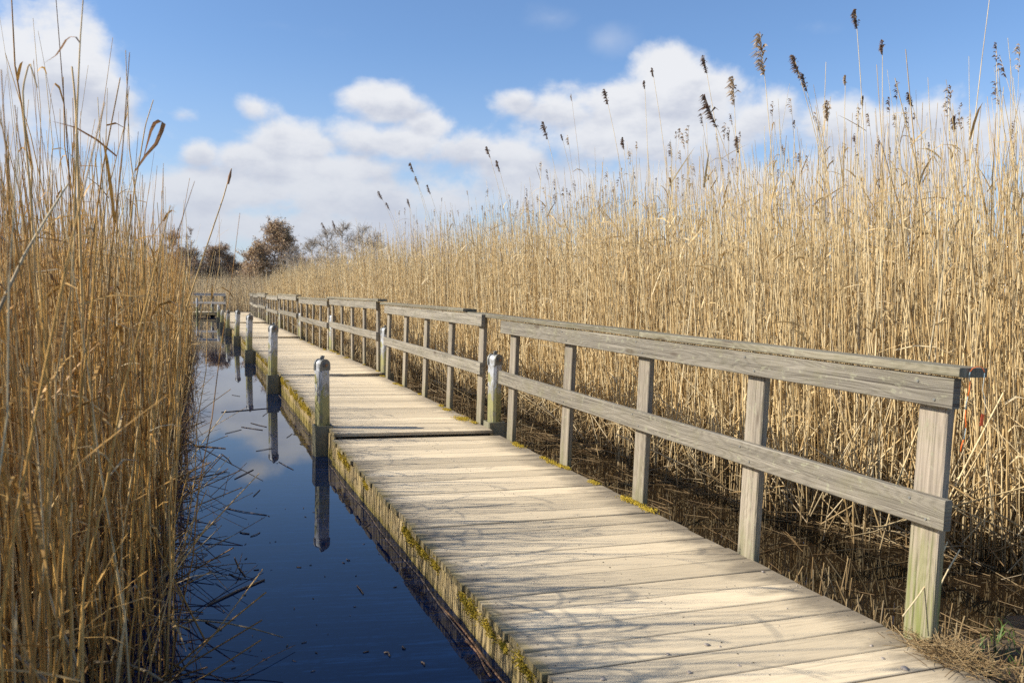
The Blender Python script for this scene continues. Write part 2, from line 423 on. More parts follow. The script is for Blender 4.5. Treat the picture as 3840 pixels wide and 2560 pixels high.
class Bulk:
    """many thin tubes (stems) and ribbons (leaves) as numpy arrays, several materials, one mesh"""
    def __init__(s): s.V = []; s.Q = []; s.T = []; s.M = []; s.n = 0
    def _add(s, V, Q, T, mi):
        s.V.append(V.reshape(-1, 3)); s.T.append(T.reshape(-1, 3)); s.Q.append(Q.reshape(-1, 4)+s.n)
        s.M.append(np.full(Q.reshape(-1, 4).shape[0], mi, dtype=np.int32)); s.n += V.reshape(-1, 3).shape[0]
    def stems(s, P, R, tint, mi=0, sides=3):
        N, K, _ = P.shape
        t = P[:, -1]-P[:, 0]; t /= np.linalg.norm(t, axis=1, keepdims=True)+1e-9
        ref = rng.normal(size=(N, 3)); e1 = np.cross(t, ref); e1 /= np.linalg.norm(e1, axis=1, keepdims=True)+1e-9; e2 = np.cross(t, e1)
        a = np.arange(sides)*2*np.pi/sides
        off = e1[:, None, :]*np.cos(a)[None, :, None]+e2[:, None, :]*np.sin(a)[None, :, None]
        V = P[:, :, None, :]+off[:, None, :, :]*R[:, :, None, None]
        idx = np.arange(N*K*sides).reshape(N, K, sides)
        A = idx[:, :-1, :]; B = np.roll(idx, -1, axis=2)[:, :-1, :]; Cc = np.roll(idx, -1, axis=2)[:, 1:, :]; D = idx[:, 1:, :]
        Q = np.stack([A, B, Cc, D], axis=-1)
        T = np.zeros((N, K, sides, 3)); T[..., 0] = tint[:, None, None]; T[..., 1] = np.maximum(0, V[..., 2]); T[..., 2] = rng.random((N, 1, 1))
        s._add(V, Q, T, mi)
    def ribbons(s, P, Wd, side, tint, mi=1):
        N, K, _ = P.shape
        V = np.stack([P-side[:, None, :]*Wd[:, :, None], P+side[:, None, :]*Wd[:, :, None]], axis=2)
        idx = np.arange(N*K*2).reshape(N, K, 2)
        Q = np.stack([idx[:, :-1, 0], idx[:, :-1, 1], idx[:, 1:, 1], idx[:, 1:, 0]], axis=-1)
        T = np.zeros((N, K, 2, 3)); T[..., 0] = tint[:, None, None]; T[..., 1] = np.maximum(0, V[..., 2]); T[..., 2] = rng.random((N, 1, 1))
        s._add(V, Q, T, mi)
    def build(s, name, mats, parent=None):
        V = np.concatenate(s.V).astype(np.float32); Q = np.concatenate(s.Q).astype(np.int32); T = np.concatenate(s.T).astype(np.float32); Mi = np.concatenate(s.M)
        me = bpy.data.meshes.new(name)
        me.vertices.add(len(V)); me.vertices.foreach_set('co', V.ravel())
        me.loops.add(len(Q)*4); me.loops.foreach_set('vertex_index', Q.ravel())
        me.polygons.add(len(Q)); me.polygons.foreach_set('loop_start', np.arange(0, len(Q)*4, 4, dtype=np.int32))
        me.polygons.foreach_set('material_index', Mi)
        me.polygons.foreach_set('use_smooth', np.ones(len(Q), dtype=bool))
        for mt in mats: me.materials.append(mt)
        at = me.attributes.new('tint', 'FLOAT_VECTOR', 'POINT'); at.data.foreach_set('vector', T.ravel())
        me.update(calc_edges=True)
        return link(bpy.data.objects.new(name, me), parent)

# ------------------------------------------------------------------ water, ground
def sheet(name, x0, x1, y0, y1, z, mat, nx=1, ny=1):
    V = [(x0+(x1-x0)*i/nx, y0+(y1-y0)*j/ny, z) for j in range(ny+1) for i in range(nx+1)]
    Fc = [(j*(nx+1)+i, j*(nx+1)+i+1, (j+1)*(nx+1)+i+1, (j+1)*(nx+1)+i) for j in range(ny) for i in range(nx)]
    me = bpy.data.meshes.new(name); me.from_pydata(V, [], Fc); me.materials.append(mat)
    return link(bpy.data.objects.new(name, me))
tag(sheet('water', -300, 300, -30, 400, 0.0, M_WATER), 'still dark blue water channel mirroring the sky and posts', 'water', kind='structure')
tag(sheet('ground', -1500, 1500, 56.5, 2500, 0.06, M_MUD), 'marshy ground under the far reeds and trees', 'ground', kind='structure')

def bank():
    """low muddy bank at the right of the first deck section"""
    me = bpy.data.meshes.new('bank'); V = []; Fc = []; nx, ny = 44, 40
    x0, x1, y0, y1 = 1.9, 6.6, -0.5, 4.3
    for j in range(ny+1):
        for i in range(nx+1):
            x = x0+(x1-x0)*i/nx; y = y0+(y1-y0)*j/ny
            e = (x-2.05)*0.5 + (3.75-y)*0.55 - 0.05
            h = 0.16*math.tanh(e*1.6) + 0.007*math.sin(x*9+1.3*math.sin(y*7))+0.006*math.sin(y*13+x*4)
            if i == 0 or i == nx or j == 0 or j == ny: h = -0.2
            V.append((x, y, min(h, 0.11)))
    for j in range(ny):
        for i in range(nx):
            a = j*(nx+1)+i; Fc.append((a, a+1, a+nx+2, a+nx+1))
    me.from_pydata(V, [], Fc); me.materials.append(M_MUD); me.polygons.foreach_set('use_smooth', [True]*len(Fc))
    return tag(link(bpy.data.objects.new('bank', me)), 'dark muddy bank beside the near right corner of the boardwalk', 'bank', kind='structure')
bank()

# ------------------------------------------------------------------ boardwalk
BW = 1.7                                     # width of the first section
BW2 = 1.62                                   # width of the others
rs = cam_rows(0.3775, 0.0576, 0.0422)        # the first section lies slightly tilted on the water
cs = np.array([-0.7638, 0, 0.852])*BW
Ms = RW.T @ rs; T1 = -Ms @ cs + np.array([0, 0, HW])
M1 = Matrix.Identity(4)
for i in range(3):
    for j in range(3): M1[i][j] = Ms[i][j]
    M1[i][3] = T1[i]
joints = [(-1.70, 7.80), (-3.66, 13.0), (-5.72, 18.35), (-7.86, 23.8), (-10.05, 29.4), (-12.15, 34.9), (-14.2, 40.4), (-16.1, 45.6), (-17.95, 50.9)]
heights = [0.278, 0.295, 0.275, 0.30, 0.28, 0.31, 0.285, 0.30, 0.30]
sections = [(M1, 1.15, 7.775)]
for k in range(8):
    a = Vector((*joints[k], heights[k])); b_ = Vector((*joints[k+1], heights[k+1]))
    dz = [0.0, 0.01, -0.015, 0.015, -0.02, 0.02, -0.01, 0.0][k]
    u = (b_-a); L = u.length-0.05; u.normalize()
    u.z += dz*0.3
    u.normalize()
    rollk = [0.024, -0.008, 0.01, -0.012, 0.008, -0.01, 0.01, 0][k]
    v = Vector((u.y, -u.x, -rollk)).normalized(); wv = v.cross(u).normalized(); v = u.cross(wv).normalized()
    Mk = Matrix.Identity(4)
    for i in range(3): Mk[i][0] = v[i]; Mk[i][1] = u[i]; Mk[i][2] = wv[i]; Mk[i][3] = a[i]
    sections.append((Mk, 0.0, L))

order = ['first', 'second', 'third', 'fourth', 'fifth', 'sixth', 'seventh', 'eighth', 'ninth']
moss_spots = []
def make_deck(k, Mk, u0, u1):
    BW = 1.7 if k == 0 else BW2
    root = empty('boardwalk_section', mat=Mk)
    near = k < 3
    mb = MB(); u = u1
    while u > u0+0.02:
        wd = 0.19 if k < 3 else 0.19
        a = max(u0, u-wd)
        e0 = random.uniform(-0.016, 0.010); e1 = random.uniform(-0.010, 0.014); zz = random.uniform(-0.0025, 0.0025)
        yaw = random.uniform(-0.0015, 0.0015)
        mb.prism((e0, (a+u)/2-yaw, -0.0175+zz), (BW+e1, (a+u)/2+yaw, -0.0175+zz), (0, 1, 0), (u-a), 0.035, ch=0.004)
        if k < 2:
            for xx in (0.07, BW/2, BW-0.07):
                for q in (0.27, 0.73):
                    c_ = Vector((xx+random.uniform(-.008, .008), a+(u-a)*q, 0)); mb.tube([c_+Vector((0, 0, -0.004)), c_+Vector((0, 0, 0.0012+zz))], 0.0045, 6, rnd=(0.1, -1.6, 0))
        u = a-random.uniform(0.007, 0.012)
    mb.build('deck', M_DECK, root)
    # vertical side boards, left and right, with the frame beam behind them
    for side, nm in ((0, 'left'), (1, 'right')):
        mb = MB(); uu = u0
        while uu < u1-0.02:
            wd = random.uniform(0.085, 0.115); e = min(uu+wd, u1)
            x = 0.012 if side == 0 else BW-0.012
            x += random.uniform(-0.004, 0.004)
            mb.prism((x, (uu+e)/2, -0.45), (x, (uu+e)/2, -0.038-random.uniform(0, 0.006)), (0, 1, 0), e-uu-0.004, 0.022, ch=0.003)
            uu = e+0.001
        mb.build('side_boards', M_SIDE, root)
    mb = MB()
    for x in (0.07, BW/2, BW-0.07):
        mb.prism((x, u0+0.02, -0.11), (x, u1-0.02, -0.11), (0, 0, 1), 0.14, 0.05)
    for uu in (u0+0.045, u1-0.045):
        mb.prism((0.10, uu, -0.12), (BW-0.10, uu, -0.12), (0, 0, 1), 0.14, 0.045)
    for uu in np.linspace(u0+0.8, u1-0.8, 3):
        mb.prism((0.10, uu, -0.13), (BW-0.10, uu, -0.13), (0, 0, 1), 0.12, 0.045)
    mb.build('frame', M_BEAM, root)
    lab = {0: 'nearest boardwalk section, pale planks wide in the foreground, mossy left side boards',
           1: 'second boardwalk section, just past the dark step beyond the nearest section'}
    tag(root, lab.get(k, '%s boardwalk section of pale planks counted away from the camera' % order[k]), 'boardwalk', 'boardwalk sections')
    return root

def make_railing(k, Mk, u0, u1, posts, cap0, cap1, capsplit=None):
    root = empty('wooden_railing', mat=Mk @ Matrix.Translation((BW if k == 0 else BW2, 0, 0)))
    z_lt, z_lb, z_ub, z_ut = 0.3899*BW, 0.3124*BW, 0.6164*BW, 0.6919*BW
    pt = 0.045; xi = 0.006; face = -0.040       # posts' inner face at x=xi, boards on the inner side of the posts
    for u in posts:
        mb = MB(); top = z_ut-0.004
        mb.prism((xi+pt/2, u, -0.26), (xi+pt/2+random.uniform(-.003, .003), u+random.uniform(-.004, .004), top), (0, 1, 0), 0.148, pt, ch=0.005)
        mb.build('post', M_POST_NEAR if (k == 0 and u < 3) else M_POST, root)
    mb = MB(); mb.prism((face+0.023, u0, (z_lt+z_lb)/2), (face+0.023, u1, (z_lt+z_lb)/2), (0, 0, 1), z_lt-z_lb, 0.042, ch=0.004); mb.build('lower_board', M_RAIL, root)
    mb = MB(); mb.prism((face+0.023, u0, (z_ut+z_ub)/2), (face+0.023, u1, (z_ut+z_ub)/2), (0, 0, 1), z_ut-z_ub, 0.042, ch=0.004); mb.build('upper_board', M_RAIL, root)
    mb = MB(); segs = [(cap0, cap1)] if capsplit is None else [(cap0, capsplit-0.002), (capsplit+0.002, cap1)]
    for n, (a, b_) in enumerate(segs):
        mb.prism((face+0.066, a, z_ut+0.028+0.002*n), (face+0.066, b_, z_ut+0.028+0.002*n), (1, 0, 0), 0.160, 0.040, ch=0.005)
    mb.build('handrail', M_CAP, root)
    if k < 3:
        for u in posts:
            for zc in ((z_lt+z_lb)/2, (z_ut+z_ub)/2):
                for sg in (-1, 1):
                    mb = MB(); mb.tube([(face-0.003, u+0.045*sg, zc+0.035*sg), (face+0.004, u+0.045*sg, zc+0.035*sg)], 0.0055, 8); mb.build('screw', M_IRON, root)
    lab = {0: 'nearest wooden railing, weathered grey boards on five wide posts beside foreground deck',
           1: 'second wooden railing, beyond the galvanised post standing in the first gap'}
    tag(root, lab.get(k, '%s wooden railing panel counted away from the camera along the walk' % order[k]), 'railing', 'boardwalk railings')
    return root

for k, (Mk, u0, u1) in enumerate(sections):
    make_deck(k, Mk, u0, u1)
    if k == 0:
        posts = [p*BW-0.074 for p in (1.578, 2.281, 3.003, 3.736, 4.482)]
        make_railing(k, Mk, 2.475, 7.80, posts, 2.44, 8.86, 5.02)
    else:
        r0, r1 = (0.38 if k == 1 else 0.32), u1-0.12
        make_railing(k, Mk, r0, r1, list(np.linspace(r0+0.12, r1-0.12, 5)), r0-0.22 if k > 1 else r0+0.62, r1+0.30)

# cross platform at the far end, with a railing on either side of the opening
M_SUNLIT_RAIL = wood_mat('sunlit_rail_wood', (0.66,0.60,0.52), (0.40,0.35,0.29), grain=0.6, ringmix=0.2)  # rail wood lightened: sunlight on the far railing put into its colour
def far_platform():
    M_RAIL = M_CAP = M_SUNLIT_RAIL
    root = empty('landing_platform', (-20.7, 51.0, 0.30))
    mb = MB(); x = -7.5
    while x < 6.2:
        mb.prism((x+0.07, 0.0, -0.018), (x+0.07, 2.3, -0.018), (1, 0, 0), 0.135, 0.035); x += 0.142
    mb.build('deck', M_DECK, root)
    mb = MB(); mb.prism((-7.5, 0.03, -0.10), (6.2, 0.03, -0.10), (0, 0, 1), 0.12, 0.05); mb.prism((-7.5, 2.2, -0.10), (6.2, 2.2, -0.10), (0, 0, 1), 0.12, 0.05)
    mb.build('edge_beam', M_SIDE, root)
    for x in np.arange(-7.0, 6.0, 1.45):
        for yy in (0.14, 2.1):
            mb = MB(); mb.tube([(x, yy, -0.6), (x, yy, -0.05)], 0.10, 10); mb.build('pile', M_BEAM, root)
    tag(root, 'far cross platform on dark piles at the end of the boardwalk', 'platform')
    for (xa, xb, lab) in ((-27.6, -17.85, 'far railing left of the opening, facing the open water'), (-16.35, -14.8, 'short far railing seen through the bars at the right end')):
        r = empty('wooden_railing', (xa, 51.08, 0.30)); L = xb-xa
        for x in np.linspace(0.07, L-0.07, max(3, int(L/0.68))):
            mb = MB(); mb.prism((x, 0.03, -0.2), (x, 0.03, 1.14), (1, 0, 0), 0.12, 0.045); mb.build('post', M_POST, r)
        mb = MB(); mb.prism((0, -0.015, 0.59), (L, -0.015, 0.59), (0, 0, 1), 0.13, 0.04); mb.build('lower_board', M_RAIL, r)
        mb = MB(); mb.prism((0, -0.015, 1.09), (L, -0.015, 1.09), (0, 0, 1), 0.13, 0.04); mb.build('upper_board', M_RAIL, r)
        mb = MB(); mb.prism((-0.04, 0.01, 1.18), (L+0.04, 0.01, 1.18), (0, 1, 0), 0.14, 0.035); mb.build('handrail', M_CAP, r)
        tag(r, lab, 'railing', 'platform railings')
far_platform()

# ------------------------------------------------------------------ mooring posts
def make_mooring(loc, rz, top=1.02, lean=(0, 0), bracket=True, detail=True, cap=True):
    root = empty('mooring_post', loc, rz)
    h = top-0.155; a = 0.061
    root.rotation_euler = (lean[0], lean[1], rz)
    mb = MB()
    mb.prism((0, 0, -0.9), (0, 0, h), (1, 0, 0), 2*a, 2*a, ch=0.022); mb.build('steel_tube', M_GALV, root)
    # rounded head: two arched cheek plates with a block between them
    def arch(y0, y1, r, mat, nm, par):
        m_ = MB(); n = 12; prof = [(-r, 0)]+[(-r*math.cos(math.pi*i/n), 0.055+r*math.sin(math.pi*i/n)) for i in range(n+1)]+[(r, 0)]
        base = 0
        for yy in (y0, y1):
            for (x, z) in prof: m_.v.append(Vector((x, yy, h+z))); m_.t.append((0.5, 0.5, 0.5))
        K = len(prof)
        for i in range(K):
            j = (i+1) % K; m_.f.append((i, j, K+j, K+i)); m_.uv += [(0,0)]*4; m_.sm.append(False)
        m_.f.append(tuple(range(K-1, -1, -1))); m_.uv += [(0,0)]*K; m_.sm.append(False)
        m_.f.append(tuple(range(K, 2*K))); m_.uv += [(0,0)]*K; m_.sm.append(False)
        return m_.build(nm, mat, par)
    head = arch(-0.036, 0.036, 0.050, M_GALV, 'head', root)
    if detail:
        arch(-0.058, -0.040, 0.060, M_IRON, 'cheek_plate', root); arch(0.040, 0.058, 0.060, M_IRON, 'cheek_plate', root)
        mb = MB(); mb.tube([(0, -0.082, h+0.055), (0, 0.082, h+0.055)], 0.016, 6); mb.build('bolt', M_BOLT, root)
        mb = MB(); mb.tube([(0, -0.066, h+0.055), (0, -0.058, h+0.055)], 0.027, 14); mb.tube([(0, 0.058, h+0.055), (0, 0.066, h+0.055)], 0.027, 14); mb.build('washer', M_IRON, root)
        mb = MB(); pts = [(0.018*math.cos(t), 0, h+0.118+0.026*math.sin(t)) for t in np.linspace(-0.5, math.pi+0.5, 10)]; mb.tube(pts, 0.007, 6)
        mb.prism((-0.02, 0, h+0.105), (0.025, 0, h+0.14), (0, 1, 0), 0.02, 0.02); mb.build('shackle', M_IRON, root)
    if bracket:
        mb = MB(); z1 = 0.30
        for (x, y, sx_, sy_) in ((0, -0.090, 0.17, 0.012), (0, 0.090, 0.17, 0.012), (-0.085, 0, 0.012, 0.165), (0.085, 0, 0.012, 0.165)):
            if sx_ > sy_: mb.prism((x, y, -0.5), (x, y, z1), (1, 0, 0), sx_, sy_, ch=0.002)
            else: mb.prism((x, y, -0.5), (x, y, z1), (0, 1, 0), sy_, sx_, ch=0.002)
        mb.prism((0.112, -0.05, -0.4), (0.112, -0.05, z1-0.02), (1, 0, 0), 0.06, 0.035, ch=0.003)
        mb.build('bracket', M_BRACKET, root).rotation_euler = (0, 0, -0.455)
    return root
RZ = 0.83
left_m = [((1210, 1703), (1207, 1330), 'large grey and mossy mooring post on left edge at the first joint'),
          ((1022, 1474), (1025, 1208), 'second grey mooring post on the left edge, where the second section ends'),
          ((933, 1360), (936, 1174), 'third mooring post on left edge, leaning right, green at its waterline'),
          ((887, 1297), (892, 1158), 'fourth mooring post on left edge, with long reflection in the channel'),
          ((853, 1260), (855, 1159), 'fifth mooring post along the left edge of the boardwalk'),
          ((832, 1233), (834, 1158), 'sixth mooring post along the left edge, small in the distance'),
          ((819, 1211), (820, 1139), 'seventh mooring post at the left, beside the far open water'),
          ((795, 1187), (795, 1126), 'thin pale mooring post with dark cap before the left far railing')]
for i, (b_, t_, lab) in enumerate(left_m):
    P = on_z(*b_); Tp = at_y(*t_, P[1]); hgt = Tp[2]-P[2]; lx = (Tp[0]-P[0])/hgt
    o = make_mooring((P[0], P[1], 0), RZ, hgt, (0, max(-0.1, min(0.1, lx))), True, i < 5)
    o.matrix_world = Matrix.Translation((P[0], P[1], 0)) @ Matrix.Rotation(math.atan(lx), 4, 'Y') @ Matrix.Rotation(RZ, 4, 'Z')
    tag(o, lab, 'mooring post', 'mooring posts along the left side of the boardwalk')
right_lab = ['light grey mooring post standing in the railing gap at the first joint', 'mooring post behind the railing at the second joint',
             'mooring post behind the railing at the third joint', 'mooring post behind the railing at the fourth joint', 'mooring post behind the railing at the fifth joint',
             'faint mooring post behind the railing at the sixth joint', 'faint mooring post behind the railing at the seventh joint']
for k in range(7):
    Mk, u0, u1 = sections[k+1]
    P = Mk @ Vector((BW2+0.085, 0.20, 0))
    o = make_mooring((P.x, P.y, 0), RZ, 1.05+0.05*((k*7) % 3), bracket=True, detail=k < 4)
    tag(o, right_lab[k], 'mooring post', 'mooring posts along the right side of the boardwalk')
P = on_z(863, 1180); o = make_mooring((P[0]+0.0, 50.75, 0), RZ, 1.25, bracket=False, detail=False)
tag(o, 'dark capped mooring post at the platform opening, farthest along the walk', 'mooring post')

# ------------------------------------------------------------------ reeds
def poly_x(pl, y):
    ys = np.array([p[1] for p in pl]); xs = np.array([p[0] for p in pl]); o_ = np.argsort(ys)
    return np.interp(y, ys[o_], xs[o_])
def stem_paths(x, y, H, lean, curve, K=6, z0=-0.05, kink=0.012):
    N = len(x); t = np.linspace(0, 1, K)[None, :]
    P = np.zeros((N, K, 3))
    P[:, :, 0] = x[:, None]+H[:, None]*(lean[:, 0:1]*t+curve[:, 0:1]*t**2.2)
    P[:, :, 1] = y[:, None]+H[:, None]*(lean[:, 1:2]*t+curve[:, 1:2]*t**2.2)
    L2 = (lean**2).sum(1)
    P[:, :, 2] = z0+(H[:, None]-z0)*t/np.sqrt(1+L2[:, None])
    j = rng.normal(size=(N, K, 3))*kink*H[:, None, None]*0.4; j[:, 0] = 0; j[:, :, 2] = 0
    return P+j
def add_reeds(B, x, y, H, lean_s=0.07, bias=(-0.02, 0.0), r0=0.0068, K=6, leaves=1.0, tint=None, leaf_w=0.008, sides=3):
    N = len(x)
    if N == 0: return
    lean = rng.normal(size=(N, 2))*lean_s+np.array(bias); curve = rng.normal(size=(N, 2))*0.035+np.array([-0.02, 0.0])
    P = stem_paths(x, y, H, lean, curve, K)
    rr = r0*(0.65+0.6*rng.random(N))*np.where(rng.random(N) < 0.12, 1.6, 1.0); t = np.linspace(0, 1, K)
    R = rr[:, None]*(1-0.72*t[None, :]**1.4)
    tn = np.clip(rng.beta(2.2, 1.9, N), 0, 1) if tint is None else tint
    B.stems(P, R, tn, 0, sides)
    # leaf sheaths and dry blades
    nl = int(N*leaves)
    if nl:
        idx = rng.integers(0, N, nl); tt = rng.uniform(0.12, 0.93, nl)
        k = tt*(K-1); k0 = np.floor(k).astype(int); fr = (k-k0)[:, None]
        base = P[idx, k0]*(1-fr)+P[idx, np.minimum(k0+1, K-1)]*fr
        ang = rng.uniform(0, 2*np.pi, nl); Ln = rng.uniform(0.12, 0.42, nl); up = rng.uniform(0.25, 1.0, nl); droop = rng.uniform(0.0, 1.0, nl)
        KK = 4; s_ = np.linspace(0, 1, KK)[None, :]
        Pl = np.zeros((nl, KK, 3)); out_ = (Ln*np.sqrt(1-np.minimum(up, 0.97)**2))[:, None]
        Pl[:, :, 0] = base[:, 0:1]+np.cos(ang)[:, None]*out_*s_; Pl[:, :, 1] = base[:, 1:2]+np.sin(ang)[:, None]*out_*s_
        Pl[:, :, 2] = np.maximum(0.01, base[:, 2:3]+Ln[:, None]*(up[:, None]*s_-droop[:, None]*s_**2.3))
        sd_ = np.stack([-np.sin(ang), np.cos(ang), rng.normal(size=nl)*0.4], 1); sd_ /= np.linalg.norm(sd_, axis=1, keepdims=True)
        Wd = leaf_w*(0.6+0.7*rng.random(nl))[:, None]*np.array([0.8, 1.0, 0.75, 0.08])[None, :]
        B.ribbons(Pl, Wd, sd_, np.clip(rng.beta(2, 2, nl), 0, 1), 1)
    return P
def add_heads(B, tips, dirs, size, tint, mi=2, n=26, droop_dir=-1.0):
    """drooping seed heads: many small spikelets hanging to one side of the stem tip"""
    N = len(tips)
    if N == 0: return
    idx = np.repeat(np.arange(N), n); a = rng.random(N*n)
    base = tips[idx]-dirs[idx]*(a*size[idx])[:, None]
    Ln = size[idx]*(0.12+0.30*np.sin(np.pi*np.clip(a*0.85+0.1, 0, 1)))*(0.6+0.7*rng.random(N*n))
    ang = rng.normal(size=N*n)*0.9+(math.pi if droop_dir < 0 else 0)
    KK = 3; s_ = np.linspace(0, 1, KK)[None, :]
    Pl = np.zeros((N*n, KK, 3))
    Pl[:, :, 0] = base[:, 0:1]+(np.cos(ang)*Ln*0.62)[:, None]*s_; Pl[:, :, 1] = base[:, 1:2]+(np.sin(ang)*Ln*0.62)[:, None]*s_
    Pl[:, :, 2] = base[:, 2:3]+Ln[:, None]*(0.75*s_-0.95*s_**2)
    Pl += (dirs[idx]*(Ln*0.25)[:, None])[:, None, :]*s_[..., None]
    sd_ = rng.normal(size=(N*n, 3)); sd_ /= np.linalg.norm(sd_, axis=1, keepdims=True)
    Wd = (0.0042+0.012*size[idx])[:, None]*np.array([0.35, 1.0, 0.15])[None, :]*(0.7+0.6*rng.random(N*n))[:, None]
    B.ribbons(Pl, Wd, sd_, np.clip(tint[idx]+rng.normal(size=N*n)*0.2, 0, 1), mi)
def add_litter(B, x, y, z, L, tilt, r=0.0055, K=3, az=None, mi=0, tint=None):
    """fallen and broken stems"""
    N = len(x); az = rng.uniform(0, 2*np.pi, N) if az is None else az
    dx = np.cos(az)*np.cos(tilt); dy = np.sin(az)*np.cos(tilt); dz = np.sin(tilt)
    t = np.linspace(0, 1, K)[None, :]
    P = np.stack([x[:, None]+dx[:, None]*L[:, None]*t, y[:, None]+dy[:, None]*L[:, None]*t, z[:, None]+dz[:, None]*L[:, None]*t], -1)
    P[:, 1:, :] += rng.normal(size=(N, K-1, 3))*0.012*L[:, None, None]
    P[:, :, 2] = np.maximum(P[:, :, 2], 0.004)
    R = (r*(0.6+0.6*rng.random(N)))[:, None]*np.linspace(1, 0.7, K)[None, :]
    B.stems(P, R, np.clip(rng.beta(2, 1.6, N), 0, 1) if tint is None else tint, mi, 3)

front_r = [(5.2, 2.2), (3.95, 3.5), (3.0, 4.7), (1.72, 6.4), (0.92, 8.35), (0.12, 10.7), (-1.95, 15.0), (-3.65, 18.9), (-5.5, 23.7), (-7.75, 29.5), (-10.0, 35.5), (-12.1, 41.0), (-14.0, 46.5), (-14.6, 50.5), (-14.4, 56)]
def sample_right(y0, y1, depth, dens, ratio=1.35):
    A = (y1-y0)*depth; n = int(A*dens)
    y = rng.uniform(y0, y1, n); dd = depth*rng.random(n)
    fx = poly_x(front_r, y)+0.10*np.sin(y*3.1)+0.08*np.sin(y*7.7+1)+0.05*np.sin(y*17)
    x = fx+dd
    k = (x/np.maximum(y, 0.5) < ratio)
    # clumps
    cl = np.sin(x*2.3+1.7*np.sin(y*1.3))*np.sin(y*2.9+1.1*np.sin(x*1.9))
    k &= rng.random(n) < 0.78+0.22*cl
    return x[k], y[k], dd[k]
B = Bulk()
for (y0, y1, dep, dens, r0, K, lv) in ((2.9, 12, 7.0, 135, 0.0058, 7, 2.0), (12, 22, 8.0, 90, 0.0066, 6, 1.2), (22, 36, 8, 60, 0.0085, 5, 0.9), (36, 56, 8, 40, 0.011, 5, 0.6)):
    x, y, dd = sample_right(y0, y1, dep, dens)
    H = rng.normal({2.9: 2.84, 12: 2.90, 22: 2.76, 36: 2.66}[y0], 0.32 if y0 < 12 else 0.27, len(x))+0.16*np.sin(x*0.9+y*0.4)+0.14*np.sin(y*1.7+x*2.1)
    H = np.where(rng.random(len(x)) < 0.035, H+rng.uniform(0.1, 0.7, len(x)), H)
    H *= 0.86+0.14*np.clip(dd/0.9, 0, 1)
    H = np.where(rng.random(len(x)) < 0.20, H*rng.uniform(0.3, 0.85, len(x)), H)
    P = add_reeds(B, x, y, np.maximum(H, 0.4), 0.055, (-0.012, 0.0), r0, K, lv)
    tall = np.where(H > 3.42)[0]
    if len(tall):
        tall = tall[rng.random(len(tall)) < 0.55]
        tips = P[tall, -1]; dr = tips-P[tall, -2]; dr /= np.linalg.norm(dr, axis=1, keepdims=True)
        pale = rng.random(len(tall)) < 0.35; sz = rng.uniform(0.09, 0.22, len(tall)); tn = rng.random(len(tall))
        add_heads(B, tips[~pale], dr[~pale], sz[~pale], tn[~pale], 2, 22)
        add_heads(B, tips[pale], dr[pale], sz[pale], tn[pale], 3, 22)
# the bed goes on, thinner drawn, far to the right and behind
n = 5200; y = rng.uniform(1.0, 52, n); x = poly_x(front_r, y)+6.5+16*rng.random(n)
k = ~((y < 2.9) & (x < 8)); add_reeds(B, x[k], y[k], rng.normal(2.55, 0.25, int(k.sum())), 0.05, (-0.01, 0), 0.013, 4, 0.3, leaf_w=0.013)
# slanting, snapped stems low in the front of the bed
for (y0, y1, dens) in ((3.0, 13, 95), (13, 30, 40), (30, 52, 16)):
    x, y, dd = sample_right(y0, y1, 1.7, dens); n = len(x)
    add_litter(B, x-0.18, y, rng.uniform(0, 0.35, n), rng.uniform(0.3, 1.25, n), rng.uniform(0.35, 1.35, n), 0.0062, 3)
    x, y, dd = sample_right(y0, y1, 0.8, dens*0.5); n = len(x)
    add_litter(B, x-0.12, y, rng.uniform(0, 0.10, n), rng.uniform(0.2, 0.7, n), rng.uniform(-0.1, 0.45, n), 0.0055, 3)
tag(B.build('reed_bed', [M_STEM_R, M_LEAF_R, M_HEAD, M_HEAD_P]), 'tall dense bed of dry pale reeds behind the railing', 'reeds', kind='stuff')

